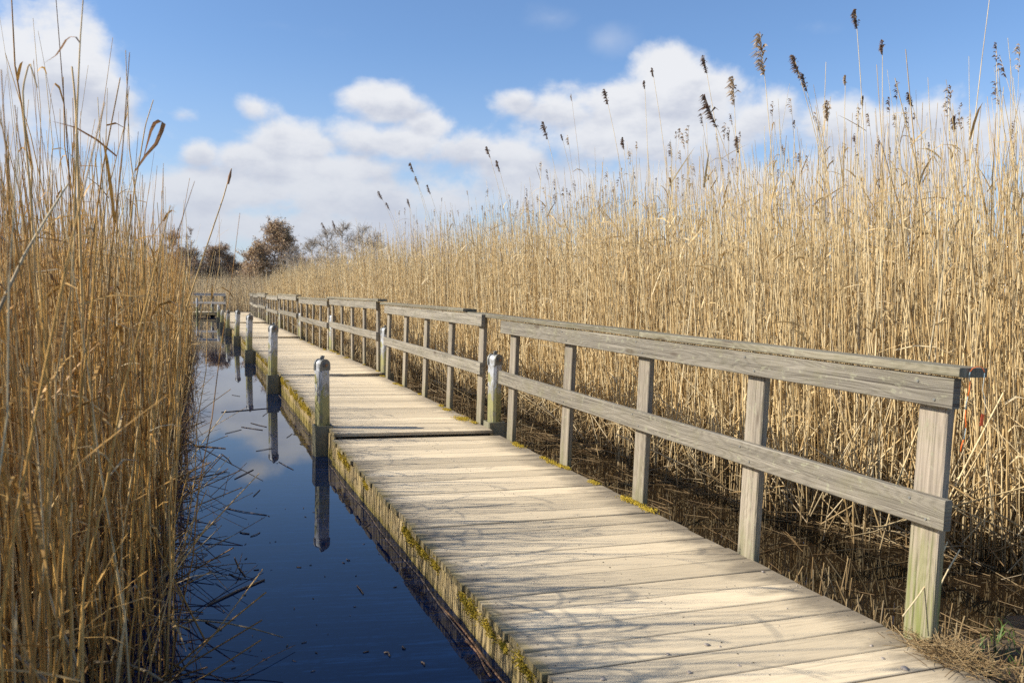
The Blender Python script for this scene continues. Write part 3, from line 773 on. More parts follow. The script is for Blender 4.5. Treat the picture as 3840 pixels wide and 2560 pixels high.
# left bed
rng = np.random.default_rng(23)
front_l = [(-0.95, -4), (-0.98, 0.8), (-1.14, 2.0), (-1.46, 3.3), (-1.88, 4.4), (-2.27, 5.3), (-3.78, 9.2), (-5.7, 14.4), (-9.1, 23.0), (-13.1, 33.0), (-17.7, 44), (-19.6, 48.5), (-24, 50.3)]
def sample_left(y0, y1, depth, dens):
    n = int((y1-y0)*depth*dens); y = rng.uniform(y0, y1, n); dd = depth*rng.random(n)
    x = poly_x(front_l, y)-dd+0.08*np.sin(y*4.3)+0.06*np.sin(y*11+2)
    k = rng.random(n) < 0.8+0.2*np.sin(x*3.1+y)*np.sin(y*3.7)
    # the spot where the photographer stands stays clear
    k &= (np.hypot(x, y) > 0.95)
    return x[k], y[k], dd[k]
B = Bulk()
for (y0, y1, dep, dens, r0, K, lv) in ((-1.5, 1.2, 3.0, 22, 0.0055, 6, 0.5), (1.2, 5.2, 4.6, 210, 0.0047, 8, 1.7), (5.2, 9, 4.6, 170, 0.0048, 8, 1.6), (9, 20, 6.0, 95, 0.0060, 6, 1.3), (20, 36, 6.5, 52, 0.0085, 5, 0.8), (36, 50, 7, 36, 0.011, 5, 0.5)):
    x, y, dd = sample_left(y0, y1, dep, dens)
    base_h = np.interp(y, [0, 4, 8, 20, 50], [2.15, 2.3, 2.25, 2.3, 2.3])
    H = base_h+rng.normal(0, 0.24, len(x))+0.10*np.sin(x*1.7+y*0.8)
    H = np.where((rng.random(len(x)) < 0.16) & (dd > 0.35) & (y > 2.3), H+rng.uniform(0.1, 0.8, len(x)), H)
    H *= 0.82+0.18*np.clip(dd/0.7, 0, 1)
    H += 0.22*np.sin(y*9.0+2.0*np.sin(y*2.3))*np.clip(1.5-dd, 0, 1)
    H = np.where(rng.random(len(x)) < 0.22, H*rng.uniform(0.3, 0.85, len(x)), H)
    add_reeds(B, x, y, np.maximum(H, 0.4), 0.062, (0.0, 0.0), r0, K, lv, sides=4 if y0 == 1.2 else 3, leaf_w=0.006)
x, y, dd = sample_left(1.4, 9, 2.6, 60); n = len(x)
add_litter(B, x, y, rng.uniform(0, 0.10, n), rng.uniform(0.2, 0.8, n), rng.uniform(-0.1, 0.6, n), 0.006, 3, tint=rng.random(n)*0.4)
# low tangle reaching over the water's edge
for (y0, y1, dens) in ((1.5, 9, 70), (9, 22, 40), (22, 46, 14)):
    x, y, dd = sample_left(y0, y1, 0.9, dens); n = len(x)
    add_litter(B, x+0.10, y, rng.uniform(0, 0.25, n), rng.uniform(0.2, 0.72, n), rng.uniform(0.2, 1.3, n), 0.0042, 3)
    x, y, dd = sample_left(y0, y1, 0.45, dens*0.4); n = len(x)
    add_litter(B, x+0.30, y, rng.uniform(0.0, 0.05, n), rng.uniform(0.12, 0.5, n), rng.uniform(-0.05, 0.5, n), 0.0028, 3, tint=rng.random(n)*0.2)
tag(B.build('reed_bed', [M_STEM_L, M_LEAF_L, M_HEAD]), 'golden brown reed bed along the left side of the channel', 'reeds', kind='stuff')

# far bed behind the platform
B = Bulk()
n = 9000
y = 54.2+16*rng.random(n)**1.3; x = rng.uniform(-45, 4, n)
H = rng.normal(2.35, 0.22, n)+0.03*(y-54)
add_reeds(B, x, y, H, 0.05, (-0.02, 0), 0.014, 4, 0.3, leaf_w=0.015)
n = 600
y = rng.uniform(62, 72, n); x = rng.uniform(-32, -12, n); add_reeds(B, x, y, rng.uniform(2.7, 3.9, n), 0.07, (-0.04, 0), 0.010, 4, 0.1)
tag(B.build('reed_bed', [M_STEM_F, M_STEM_F, M_HEAD]), 'distant tan reed bed behind the far platform, below the trees', 'reeds', kind='stuff')

# single reeds that stand out against the sky
def single_reed(name, tip, base, lab, group=None, head=None, head_size=0.2, mats=None, r=0.005, sway=0.0, bend=1.7, dcol=0.5):
    tip = np.array(tip, float); base = np.array(base, float)
    root = empty(name, tuple(base))
    K = 9; t = np.linspace(0, 1, K)[:, None]; D = tip-base
    P = np.zeros((K, 3)); P[:, 2] = (D[2]*t)[:, 0]
    P[:, 0:2] = D[None, 0:2]*(0.25*t+0.75*t**bend)
    Bk = Bulk(); Bk.stems(P[None], (r*(1-0.65*t[:, 0]))[None], np.array([0.62]), 0, 5)
    Bk.build('stem', [mats[0]], root)
    if head:
        dr = P[-1]-P[-2]; dr /= np.linalg.norm(dr)
        Bh = Bulk(); add_heads(Bh, P[-1:], dr[None], np.array([head_size]), np.array([dcol]), 0, 90)
        Bh.build('seed_head', [M_HEAD if head == 'dark' else M_HEAD_P], root)
    elif head is None:
        pass
    tag(root, lab, 'reed', group)
    return root, P
def r8(x, y): return (2000+x/1.2783, y/1.2783)
def dsp(x, y): return (x*1.6327, y*1.6327)
GR = 'tall single reeds rising above the right reed bed'
singles = [
 (r8(1088,170), r8(1165,620), 7.2, 'pale', 0.34, 'tallest reed with long pale feathery seed head, above the right bed'),
 (r8(818,272), r8(895,520), 8.4, 'dark', 0.17, 'reed with dark brown head pointing up left above the large drooping head'),
 (r8(822,462), r8(940,625), 7.4, 'dark', 0.30, 'reed with the largest dark drooping seed head, bent over to the left'),
 (r8(1248,268), r8(1400,580), 7.0, 'dark', 0.20, 'reed whose dark ragged head leans left, highest of a close dark pair'),
 (r8(1292,358), r8(1380,540), 7.3, 'dark', 0.15, 'reed with dark head just below and right of the ragged leaning head'),
 (r8(1545,50), r8(1608,520), 6.4, 'dark', 0.14, 'highest reaching reed with a narrow brown seed head near the top edge'),
 (r8(1674,193), r8(1685,520), 7.0, 'dark', 0.12, 'thin straight reed with a small narrow brown head right of the highest reed'),
 (r8(343,430), r8(435,700), 10.5, 'dark', 0.20, 'reed with slim dark head in front of the left shoulder of the big cloud'),
 (r8(533,388), r8(556,640), 10.0, 'dark', 0.10, 'straight reed with tiny head left of the cloud summit'),
 (r8(570,328), r8(645,620), 9.5, 'dark', 0.10, 'reed with tiny head nearly touching the big cloud summit'),
 (r8(958,375), r8(985,640), 8.0, 'pale', 0.26, 'reed with slender pale seed head right of the large drooping head'),
 (r8(1497,362), r8(1495,640), 7.5, 'pale', 0.09, 'straight reed with short pale tuft left of the highest reed'),
 (r8(1797,444), r8(1905,620), 7.2, 'dark', 0.13, 'reed with small dark head drooping left above the right hand cloud'),
 (r8(50,588), r8(140,830), 12.5, 'dark', 0.26, 'reed with bushy double dark head before the middle cloud'),
 (r8(135,645), r8(215,860), 12.5, 'dark', 0.10, 'short headed reed just right of the bushy double head'),
 (r8(2022,553), r8(2020,760), 6.8, 'dark', 0.14, 'reed with slim dark head low at the right of the picture'),
 (r8(430,660), r8(455,800), 9.8, 'dark', 0.14, 'reed with low dark head under the slim headed reed'),
 (r8(978,658), r8(1010,820), 8.0, 'dark', 0.15, 'reed with small dark head low beneath the slender pale one'),
 (r8(1582,462), r8(1560,700), 7.6, 'dark', 0.09, 'reed with tiny dark head close left of the highest stem'),
 (r8(1412,486), r8(1415,700), 7.6, 'pale', 0.18, 'reed with faint greyish head below the dark ragged pair'),
 (dsp(1119,338), dsp(1160,430), 13.5, 'dark', 0.18, 'reed with dark head left of the bushy double head'),
 (dsp(1142,370), dsp(1175,450), 13.5, 'dark', 0.18, 'reed with small paired dark heads beneath the middle cloud edge'),
 (dsp(943,374), dsp(1000,520), 17.0, 'dark', 0.22, 'reed with small dark head highest over the middle of the bed'),
 (dsp(955,406), dsp(1005,520), 17.5, 'dark', 0.18, 'reed with small dark head just under the highest middle one'),
 (dsp(870,440), dsp(930,540), 21.0, 'dark', 0.24, 'leftmost bent dark headed reed of the middle group'),
 (dsp(888,466), dsp(940,560), 21.5, 'dark', 0.20, 'low dark headed reed beside the leftmost bent one'),
 (dsp(937,458), dsp(970,560), 20.0, 'dark', 0.20, 'dark headed reed right of the leftmost middle group'),
 (dsp(982,425), dsp(1030,540), 17.5, 'dark', 0.20, 'dark headed reed bending left between the two middle groups'),
 (dsp(740,512), dsp(790,600), 32.0, 'dark', 0.34, 'far dark headed reed left of the pale willow crowns'),
 (dsp(765,508), dsp(800,600), 31.0, 'dark', 0.34, 'far dark headed reed over the pale willow crowns'),
 (dsp(2275,-20), dsp(2225,380), 6.0, None, 0, 'bare tall stem leaving the top of the picture at far right'),
 (r8(2228,325), r8(2290,620), 6.2, None, 0, 'bare thin stem slanting left at the right border'),
 (r8(1403,298), r8(1395,640), 7.2, None, 0, 'bare straight thin stem between the ragged pair and highest reed'),
]
for tp, md, Y, hd, hs, lab in singles:
    Tp = at_y(*tp, Y); Md = at_y(*md, Y+0.0)
    d_ = (Md-Tp); slope = d_[0]/(-d_[2]) if d_[2] < 0 else 0
    bx = Md[0]+slope*Md[2]*0.25
    r_, P = single_reed('reed_stalk', Tp, (bx, Y+0.05, -0.03), lab, GR, hd, hs, (M_STEM_R,), 0.0062, bend=2.2)

# ------------------------------------------------------------------ loose reeds on the left
GL = 'single stems standing out of the left reed bed'
def ribbon_obj(name, pts, width, mat, parent, side=(0, 1, 0)):
    P = np.array(pts)[None]; K = P.shape[1]; Bk = Bulk()
    wd = width*np.sin(np.linspace(0.35, math.pi-0.08, K))[None]
    Bk.ribbons(P, wd, np.array([side], float), np.array([0.4]), 0)
    o = Bk.build(name, [mat], parent)
    return o
def px_stem(path, lab, r=0.0045, mat=None, group=GL, name='reed_stalk', mn=7):
    """path: list of (px, py, Y)"""
    P = np.array([at_y(a, b_, Y) for a, b_, Y in path]); base = P[-1].copy(); root = empty(name, tuple(base))
    # resample smoothly
    s_ = np.linspace(0, len(P)-1, max(mn, 3*len(P))); Q = np.stack([np.interp(s_, np.arange(len(P)), P[:, i]) for i in range(3)], -1)-base
    Bk = Bulk(); Bk.stems(Q[::-1][None], (r*np.linspace(1, 0.45, len(Q)))[None], np.array([0.7]), 0, 6); Bk.build('stem', [mat or M_STEM_L], root)
    tag(root, lab, 'reed', group)
    return root, base
root, bs = px_stem([(868, 632, 4.2), (838, 740, 4.2), (790, 880, 4.2), (736, 1040, 4.22), (690, 1180, 4.25), (640, 1330, 4.3), (560, 1600, 4.4), (470, 2100, 4.5)], 'long bare reed leaning right over the channel with a dark tip', 0.0060)
tipp = at_y(868, 632, 4.2); a_ = at_y(855, 690, 4.2)
Bk = Bulk(); Bk.stems(np.array([[a_-bs, (a_+tipp)/2-bs, tipp-bs]]), np.array([[0.006, 0.0085, 0.002]]), np.array([0.3]), 0, 6); Bk.build('seed_head', [M_DARKLEAF], root)
root, bs = px_stem([(575, 375, 3.6), (545, 470, 3.6), (530, 560, 3.6), (505, 700, 3.62), (480, 900, 3.65), (450, 1300, 3.7), (430, 1900, 3.75)], 'reed with a curled rust coloured leaf looping at its top', 0.0045)
lp = [(508, 640), (545, 585), (585, 540), (606, 490), (614, 462), (600, 452), (580, 462), (566, 490), (552, 540), (536, 600)]
ribbon_obj('leaf', [at_y(a, b_, 3.6+0.03*math.sin(i))-bs for i, (a, b_) in enumerate(lp)], 0.013, M_DARKLEAF, root, (0.35, 0.8, -0.2))
root, bs = px_stem([(313, -20, 2.7), (300, 160, 2.7), (290, 400, 2.7), (280, 800, 2.72), (262, 1500, 2.75), (250, 2300, 2.8)], 'tall reed at upper left with a leaf arching from its stem', 0.0042)
lp = [(300, 162), (285, 140), (265, 138), (248, 150), (230, 180), (210, 208), (185, 225), (160, 240)]
ribbon_obj('leaf', [at_y(a, b_, 2.7)-bs for a, b_ in lp], 0.0075, M_DARKLEAF, root, (0.1, 0.9, 0.4))
root, bs = px_stem([(140, 330, 2.5), (110, 230, 2.5), (85, 330, 2.5), (92, 480, 2.5), (120, 800, 2.5), (150, 1400, 2.55), (170, 2300, 2.6)], 'reed at the left border whose dark tip folds over', 0.0042)
lp = [(85, 230), (70, 168), (45, 172), (30, 200), (75, 240), (60, 262), (5, 290)]
root, bs = px_stem([(255, 690, 2.3), (160, 840, 2.25), (90, 960, 2.2), (20, 1110, 2.15), (-60, 1290, 2.1)], 'pale broken stem slanting down to the left border', 0.0055, M_STEM_R)
root, bs = px_stem([(270, 250, 2.9), (278, 330, 2.9), (285, 420, 2.9), (290, 560, 2.9), (300, 900, 2.9), (320, 1500, 2.95), (330, 2200, 3.0)], 'thick dark sheathed reed in the upper left clump', 0.006, M_STEM_L)

GW = 'stems leaning out over the channel'
root, bs = px_stem([(987, 1803, 5.6), (860, 1735, 5.6), (721, 1662, 5.55), (640, 1610, 5.5)], 'thin dark stem pointing down right over the water', 0.005, M_DARKLEAF, GW, 'fallen_reed')
root, bs = px_stem([(972, 1774, 4.5), (900, 1850, 4.4), (830, 1925, 4.3), (705, 2056, 4.1), (560, 2230, 3.9)], 'long tan stem slanting up right over the water', 0.0052, M_STEM_L, GW, 'fallen_reed')
root, bs = px_stem([(832, 1968, 3.9), (760, 2040, 3.9), (700, 2080, 3.85), (520, 2240, 3.8)], 'grey stem lying beneath the long tan slanting one', 0.005, M_STEM_F, GW, 'fallen_reed')
root, bs = px_stem([(1061, 2388, 3.55), (960, 2358, 3.6), (850, 2335, 3.62), (720, 2322, 3.65), (600, 2322, 3.7)], 'spotted stem reaching farthest right low over the water', 0.005, M_STEM_R, GW, 'fallen_reed')
root, bs = px_stem([(380, 1900, 2.9), (365, 1890, 2.9), (300, 2060, 2.85), (225, 2300, 2.8), (140, 2500, 2.7)], 'broken reed folded at its top in the lower left', 0.007, M_STEM_L, GW, 'fallen_reed')
root, bs = px_stem([(175, 2190, 2.5), (215, 2330, 2.5), (270, 2440, 2.5), (330, 2620, 2.5)], 'bright spotted stem slanting down right in lower left corner', 0.007, M_STEM_R, GW, 'fallen_reed')
root, bs = px_stem([(650, 2580, 2.9), (560, 2520, 2.9), (464, 2487, 2.95), (300, 2480, 3.0)], 'thick pale stem end at the bottom edge of the picture', 0.0095, M_STEM_R, GW, 'fallen_reed')
root, bs = px_stem([(-30, 2390, 2.3), (80, 2470, 2.3), (200, 2580, 2.3)], 'grey stem crossing the lower left corner', 0.0075, M_STEM_F, GW, 'fallen_reed')
root, bs = px_stem([(775, 1835, 4.2), (740, 1920, 4.2), (690, 2040, 4.15), (600, 2260, 4.1)], 'upright rust tinted stem at the edge of the left bed', 0.005, M_STEM_L, GW, 'fallen_reed')

# floating twigs and scraps on the water
mb = MB()
sticks = [((780,2267),(991,2172),.006),((830,1545),(1010,1530),.006),((940,1585),(1000,1600),.004),((905,1600),(985,1612),.004),((880,1795),(950,1760),.004),((850,1905),(1000,1930),.003),
          ((950,1860),(975,1835),.003),((985,1560),(1005,1545),.003),((870,1480),(900,1485),.003),((940,2010),(975,1995),.003),((845,1625),(905,1610),.003),((1340,2195),(1362,2225),.004),((1440,2445),(1462,2458),.004),
          ((1580,2480),(1592,2492),.004),((1370,1975),(1388,1962),.003),((1300,2095),(1312,2098),.003),((1510,2420),(1520,2430),.004),((770,2330),(830,2360),.003),((900,1995),(935,2000),.004),
          ((1045,1730),(1100,1760),.003),((960,1690),(1020,1680),.003),((1075,1640),(1095,1625),.003),((830,1700),(870,1740),.003),((880,2090),(920,2160),.004),((860,2150),(905,2170),.003)]
for a, b_, r in sticks:
    A_ = on_z(*a, 0.003); B_ = on_z(*b_, 0.003); mid = (A_+B_)/2+np.array([random.uniform(-.01,.01), random.uniform(-.02,.02), 0.002])
    mb.tube([A_, mid, B_], r, 5)
for i in range(70):
    x = random.uniform(700, 1500); y = random.uniform(1500, 2540)
    p = on_z(x, y, 0.002)
    u_ = (p[1]-0.479)/0.93; xe = 1.167-0.367*u_
    if p[0] > xe-0.15 or p[0] < poly_x(front_l, p[1]): continue
    L_ = random.uniform(0.006, 0.03); a_ = random.uniform(0, 3.14)
    mb.tube([p, p+np.array([math.cos(a_)*L_, math.sin(a_)*L_, 0.001])], random.uniform(.0012, .003), 4)
tag(mb.build('floating_debris', M_STICK), 'dark twigs and scraps floating on the blue channel', 'debris', kind='stuff')

# reed litter floating on the dark water between deck and right bed
B = Bulk()
n = 620; y = rng.uniform(3.0, 15, n)
fx = poly_x(front_r, y); dk = 1.167+1.7*0.93-0.394*(y-1.1)
x = fx-rng.random(n)**3.0*np.maximum(fx-dk-0.05, 0.05)+0.15
add_litter(B, x, y, np.full(n, 0.004), rng.uniform(0.08, 0.5, n), rng.uniform(-0.02, 0.06, n), 0.0032, 3, az=rng.normal(size=n)*0.7+2.0, tint=rng.random(n)*0.45)
n = 130; y = rng.uniform(2.75, 4.6, n); dk = 1.167+1.7*0.93-0.394*(y-1.1); x = dk+rng.uniform(0.06, 0.5, n)
add_litter(B, x, y, np.full(n, -0.02), rng.uniform(0.08, 0.22, n), rng.uniform(1.2, 1.75, n), 0.0048, 2)
tag(B.build('reed_litter', [M_STEM_R, M_LEAF_R]), 'broken brown reed pieces floating between deck and right bed', 'reed litter', kind='stuff')

# ------------------------------------------------------------------ moss, straw, pebbles, grass
def w1(v, u, z): return M1 @ Vector((v, u, z))
B = Bulk()
def moss_tuft(Mk, v, u, z, size, n, hang=False):
    c = np.array([(Mk @ Vector((v, u, z)))[i] for i in range(3)])
    ux = np.array([Mk[0][1], Mk[1][1], Mk[2][1]]); vx = np.array([Mk[0][0], Mk[1][0], Mk[2][0]])
    q = rng.normal(size=(n, 3)); 
    b0 = c+ux*(q[:, 0:1]*size)+vx*(q[:, 1:2]*size*(0.12 if hang else 0.45))+np.array([0, 0, 1])*(q[:, 2:3]*size*0.35 if hang else np.abs(q[:, 2:3])*0.003)
    dr = rng.normal(size=(n, 3))*0.6+np.array([0, 0, 0.7]); dr -= vx*(0.9 if hang else 0)
    dr /= np.linalg.norm(dr, axis=1, keepdims=True)
    L_ = rng.uniform(0.006, 0.018, n)[:, None]
    P = np.stack([b0, b0+dr*L_*0.5, b0+dr*L_], 1)
    B.stems(P, np.tile(np.array([[0.0035, 0.003, 0.001]]), (n, 1)), rng.random(n), 0, 3)
for k in range(4):
    Mk, u0, u1 = sections[k]
    nmoss = [34, 42, 26, 20][k]
    for i in range(nmoss):
        u = random.uniform(max(u0, 1.7), u1)
        if k == 0 and random.random() < 0.25: continue
        sz = random.uniform(0.02, 0.065)
        moss_tuft(Mk, 0.0, u, -0.05-random.uniform(0, 0.03), sz, int(240*sz/0.04) if k < 2 else 90, True)
        if random.random() < 0.12: moss_tuft(Mk, random.uniform(-0.02, 0.02), u, 0.002, sz*0.5, 60)
    for i in range([7, 9, 8, 6][k]):
        u = random.uniform(max(u0, 4.3 if k == 0 else 0), u1); sz = random.uniform(0.02, 0.05)
        moss_tuft(Mk, (BW if k == 0 else BW2)-random.uniform(0.0, 0.05), u, 0.003, sz, int(170*sz/0.04))
for u, s_ in ((4.98, 0.03), (5.1, 0.05), (6.25, 0.04), (7.3, 0.03)): moss_tuft(M1, BW-0.02, u, 0.004, s_, 200)
moss_tuft(sections[1][0], BW2-0.1, 0.75, 0.004, 0.075, 520); moss_tuft(sections[1][0], BW2-0.06, 1.5, 0.004, 0.05, 260)
tag(B.build('moss', [M_MOSS]), 'yellow green moss tufts along the deck edges', 'moss', kind='stuff')

# thin dark line of scum and twigs along the waterline of the deck side
mb = MB()
for k in range(3):
    Mk, u0, u1 = sections[k]; pts = []
    for u in np.arange(max(u0, 1.6), u1, 0.12):
        p = Mk @ Vector((-0.035-0.02*abs(math.sin(u*2.1)), u, 0)); pts.append((p.x, p.y, 0.004))
    mb.tube(pts, 0.0045, 5)
tag(mb.build('waterline_rope', M_STICK), 'thin cord lying on the water along the left side boards', 'rope')
for (pa, pb, lab) in (((1655, 2275), (1900, 2560), 'long rust brown stalk floating beside the nearest side boards'), ((1745, 2400), (1850, 2535), 'shorter rust brown stalk floating close to the side boards')):
    A_ = on_z(*pa, 0.006); B_ = on_z(*pb, 0.006); mb = MB()
    mb.tube([A_*(1-t)+B_*t+np.array([0.012*math.sin(t*5), 0, 0]) for t in np.linspace(0, 1, 7)], 0.005, 6)
    tag(mb.build('floating_stalk', M_BOLT), lab, 'reed', 'stalks floating beside the side boards')

# straw caught at the foot of the nearest post
B = Bulk(); n = 650
c = np.array([w1(BW-0.02, 2.50, 0.01)[i] for i in range(3)])
ux = np.array([M1[i][1] for i in range(3)]); vx = np.array([M1[i][0] for i in range(3)])
q = rng.normal(size=(n, 2)); b0 = c+ux*(q[:, 0:1]*0.10-0.08)+vx*(q[:, 1:2]*0.055+0.01)
b0[:, 2] = c[2]+rng.random(n)*0.03
add_litter(B, b0[:, 0], b0[:, 1], b0[:, 2], rng.uniform(0.03, 0.13, n), rng.uniform(-0.1, 0.6, n), 0.0017, 3, tint=rng.random(n)*0.6)
tag(B.build('straw', [M_STEM_R]), 'tangle of dry straw around the foot of the nearest railing post', 'straw', kind='stuff')
B = Bulk(); n = 1500; x = rng.uniform(1.95, 4.3, n); y = rng.uniform(2.3, 4.0, n); e_ = (x-2.05)*0.5+(3.75-y)*0.55-0.05
k = e_ > -0.02; x, y, e_ = x[k], y[k], e_[k]; n = len(x)
add_litter(B, x, y, 0.16*np.tanh(e_*1.6)+0.012, rng.uniform(0.05, 0.3, n), rng.uniform(-0.05, 0.12, n), 0.003, 3, tint=rng.random(n)*0.5)
tag(B.build('reed_litter', [M_STEM_R]), 'flattened brown reed litter on the muddy bank', 'reed litter', kind='stuff')
# one pale stem leaning against the nearest post
P0 = at_y(3385, 2310, 3.45); P1 = at_y(3552, 2030, 3.6)
mb = Bulk(); t = np.linspace(0, 1, 8)[:, None]; Q = P0*(1-t)+P1*t; Q[:, 0] += 0.02*np.sin(t[:, 0]*3.1)
mb.stems(Q[None], np.full((1, 8), 0.0035), np.array([0.8]), 0, 5); o = mb.build('reed_stalk', [M_STEM_R])
tag(o, 'pale curved stem leaning across the mossy foot of the nearest post', 'reed')
P0 = at_y(3480, 2320, 3.7); P1 = at_y(3600, 2060, 3.9)
mb = Bulk(); Q = P0*(1-t)+P1*t; Q[:, 0] -= 0.015*np.sin(t[:, 0]*3.1)
mb.stems(Q[None], np.full((1, 8), 0.0035), np.array([0.8]), 0, 5); o = mb.build('reed_stalk', [M_STEM_R])
tag(o, 'pale thin stem standing just right of the nearest post foot', 'reed')

# crumbs and little stones on the nearest planks
mb = MB()
for i in range(230):
    u = 1.3+random.random()**1.8*4.2; v = random.uniform(0.05, BW-0.02)
    p = w1(v, u, 0.002); r = random.choice([0.0015, 0.002, 0.003, 0.0045])
    mb.blob(p, r, squash=(1, 1, 0.7))
for (x, y, r) in ((3390, 2510, .014), (2585, 2523, .010), (2505, 2455, .009), (2650, 2420, .011), (2260, 2548, .011), (2862, 2145, .009), (2770, 2496, .007), (3268, 2422, .008), (2700, 2425, .006), (3310, 2470, .008)):
    rr = ray(x, y); o_ = np.array([0, 0, HW]); nn = np.array([M1[i][2] for i in range(3)]); t0 = ((T1-o_)@nn)/(rr@nn)
    mb.blob(Vector(o_+rr*t0+nn*r*0.4), r, jit=0.35, squash=(1.2, 1, 0.6))
tag(mb.build('pebbles', M_GRAVEL), 'small stones and crumbs scattered on the nearest planks', 'pebbles', kind='stuff')

# green grass on the bank
B = Bulk(); n = 4200
x = rng.uniform(1.98, 4.2, n); y = rng.uniform(2.2, 3.9, n)
k = ((x-2.05)*0.5+(3.75-y)*0.55-0.05 > 0.03) & (rng.random(n) < 0.35+0.65*(np.sin(x*7)*np.sin(y*9) > 0))
x, y = x[k], y[k]; n = len(x); ang = rng.uniform(0, 6.28, n); L_ = rng.uniform(0.04, 0.15, n)
s_ = np.linspace(0, 1, 4)[None]
P = np.stack([x[:, None]+np.cos(ang)[:, None]*L_[:, None]*0.5*s_**1.6, y[:, None]+np.sin(ang)[:, None]*L_[:, None]*0.5*s_**1.6, (0.16*np.tanh(((x-2.05)*0.5+(3.75-y)*0.55-0.05)*1.6)-0.01)[:, None]+L_[:, None]*(s_-0.35*s_**2)], -1)
sd_ = np.stack([-np.sin(ang), np.cos(ang), 0*ang], 1)
B.ribbons(P, np.tile(np.array([[0.0022, 0.0028, 0.002, 0.0003]]), (n, 1)), sd_, rng.random(n), 0)
tag(B.build('grass', [M_GRASS]), 'fresh green grass blades on the muddy bank', 'grass', kind='stuff')

# ------------------------------------------------------------------ fishing line on the rail end
endp = w1(BW-0.02, 2.47, 0.6919*BW+0.03)
root = empty('tangled_line', tuple(endp))
def line_pts(pxs, Y): return [Vector(at_y(a, b_, Y))-Vector(endp) for a, b_ in pxs]
Yl = float(endp.y)-0.03
def z4(x, y): return (3200+x/3.675, 1300+y/3.675)
mb = MB(); mb.tube(line_pts([z4(1610, 345), z4(1640, 300), z4(1700, 275), z4(1760, 275), z4(1795, 310), z4(1810, 360)], Yl), 0.0016, 6)
mb.tube(line_pts([z4(1607, 480), z4(1600, 600), z4(1580, 680)], Yl), 0.0022, 6); mb.tube(line_pts([z4(1550, 870), z4(1543, 950), z4(1555, 1060), z4(1550, 1120)], Yl), 0.0022, 6)
mb.tube(line_pts([z4(1520, 1280), z4(1490, 1370), z4(1478, 1440)], Yl), 0.0026, 6); mb.build('orange_cord', M_ORANGE, root)
mb = MB(); mb.tube(line_pts([z4(1610, 345), z4(1597, 400), z4(1603, 480)], Yl), 0.0013, 5); mb.tube(line_pts([z4(1580, 680), z4(1555, 780), z4(1550, 870)], Yl), 0.0013, 5)
mb.tube(line_pts([z4(1550, 1120), z4(1535, 1220), z4(1520, 1280)], Yl), 0.0013, 5); mb.tube(line_pts([z4(1810, 360), z4(1780, 600), z4(1815, 720), z4(1815, 930)], Yl), 0.0009, 5)
mb.build('thin_line', M_BLUELINE, root)
mb = MB(); a1, a2 = line_pts([z4(1785, 925), z4(1760, 1090)], Yl); mb.prism(a1, a2, (1, 0, 0), 0.013, 0.003, ch=0.001); mb.build('orange_scrap', plain('dark_orange', (0.45, 0.07, 0.02)), root)
tag(root, 'tangled orange and blue line hanging from the near rail end', 'fishing line')

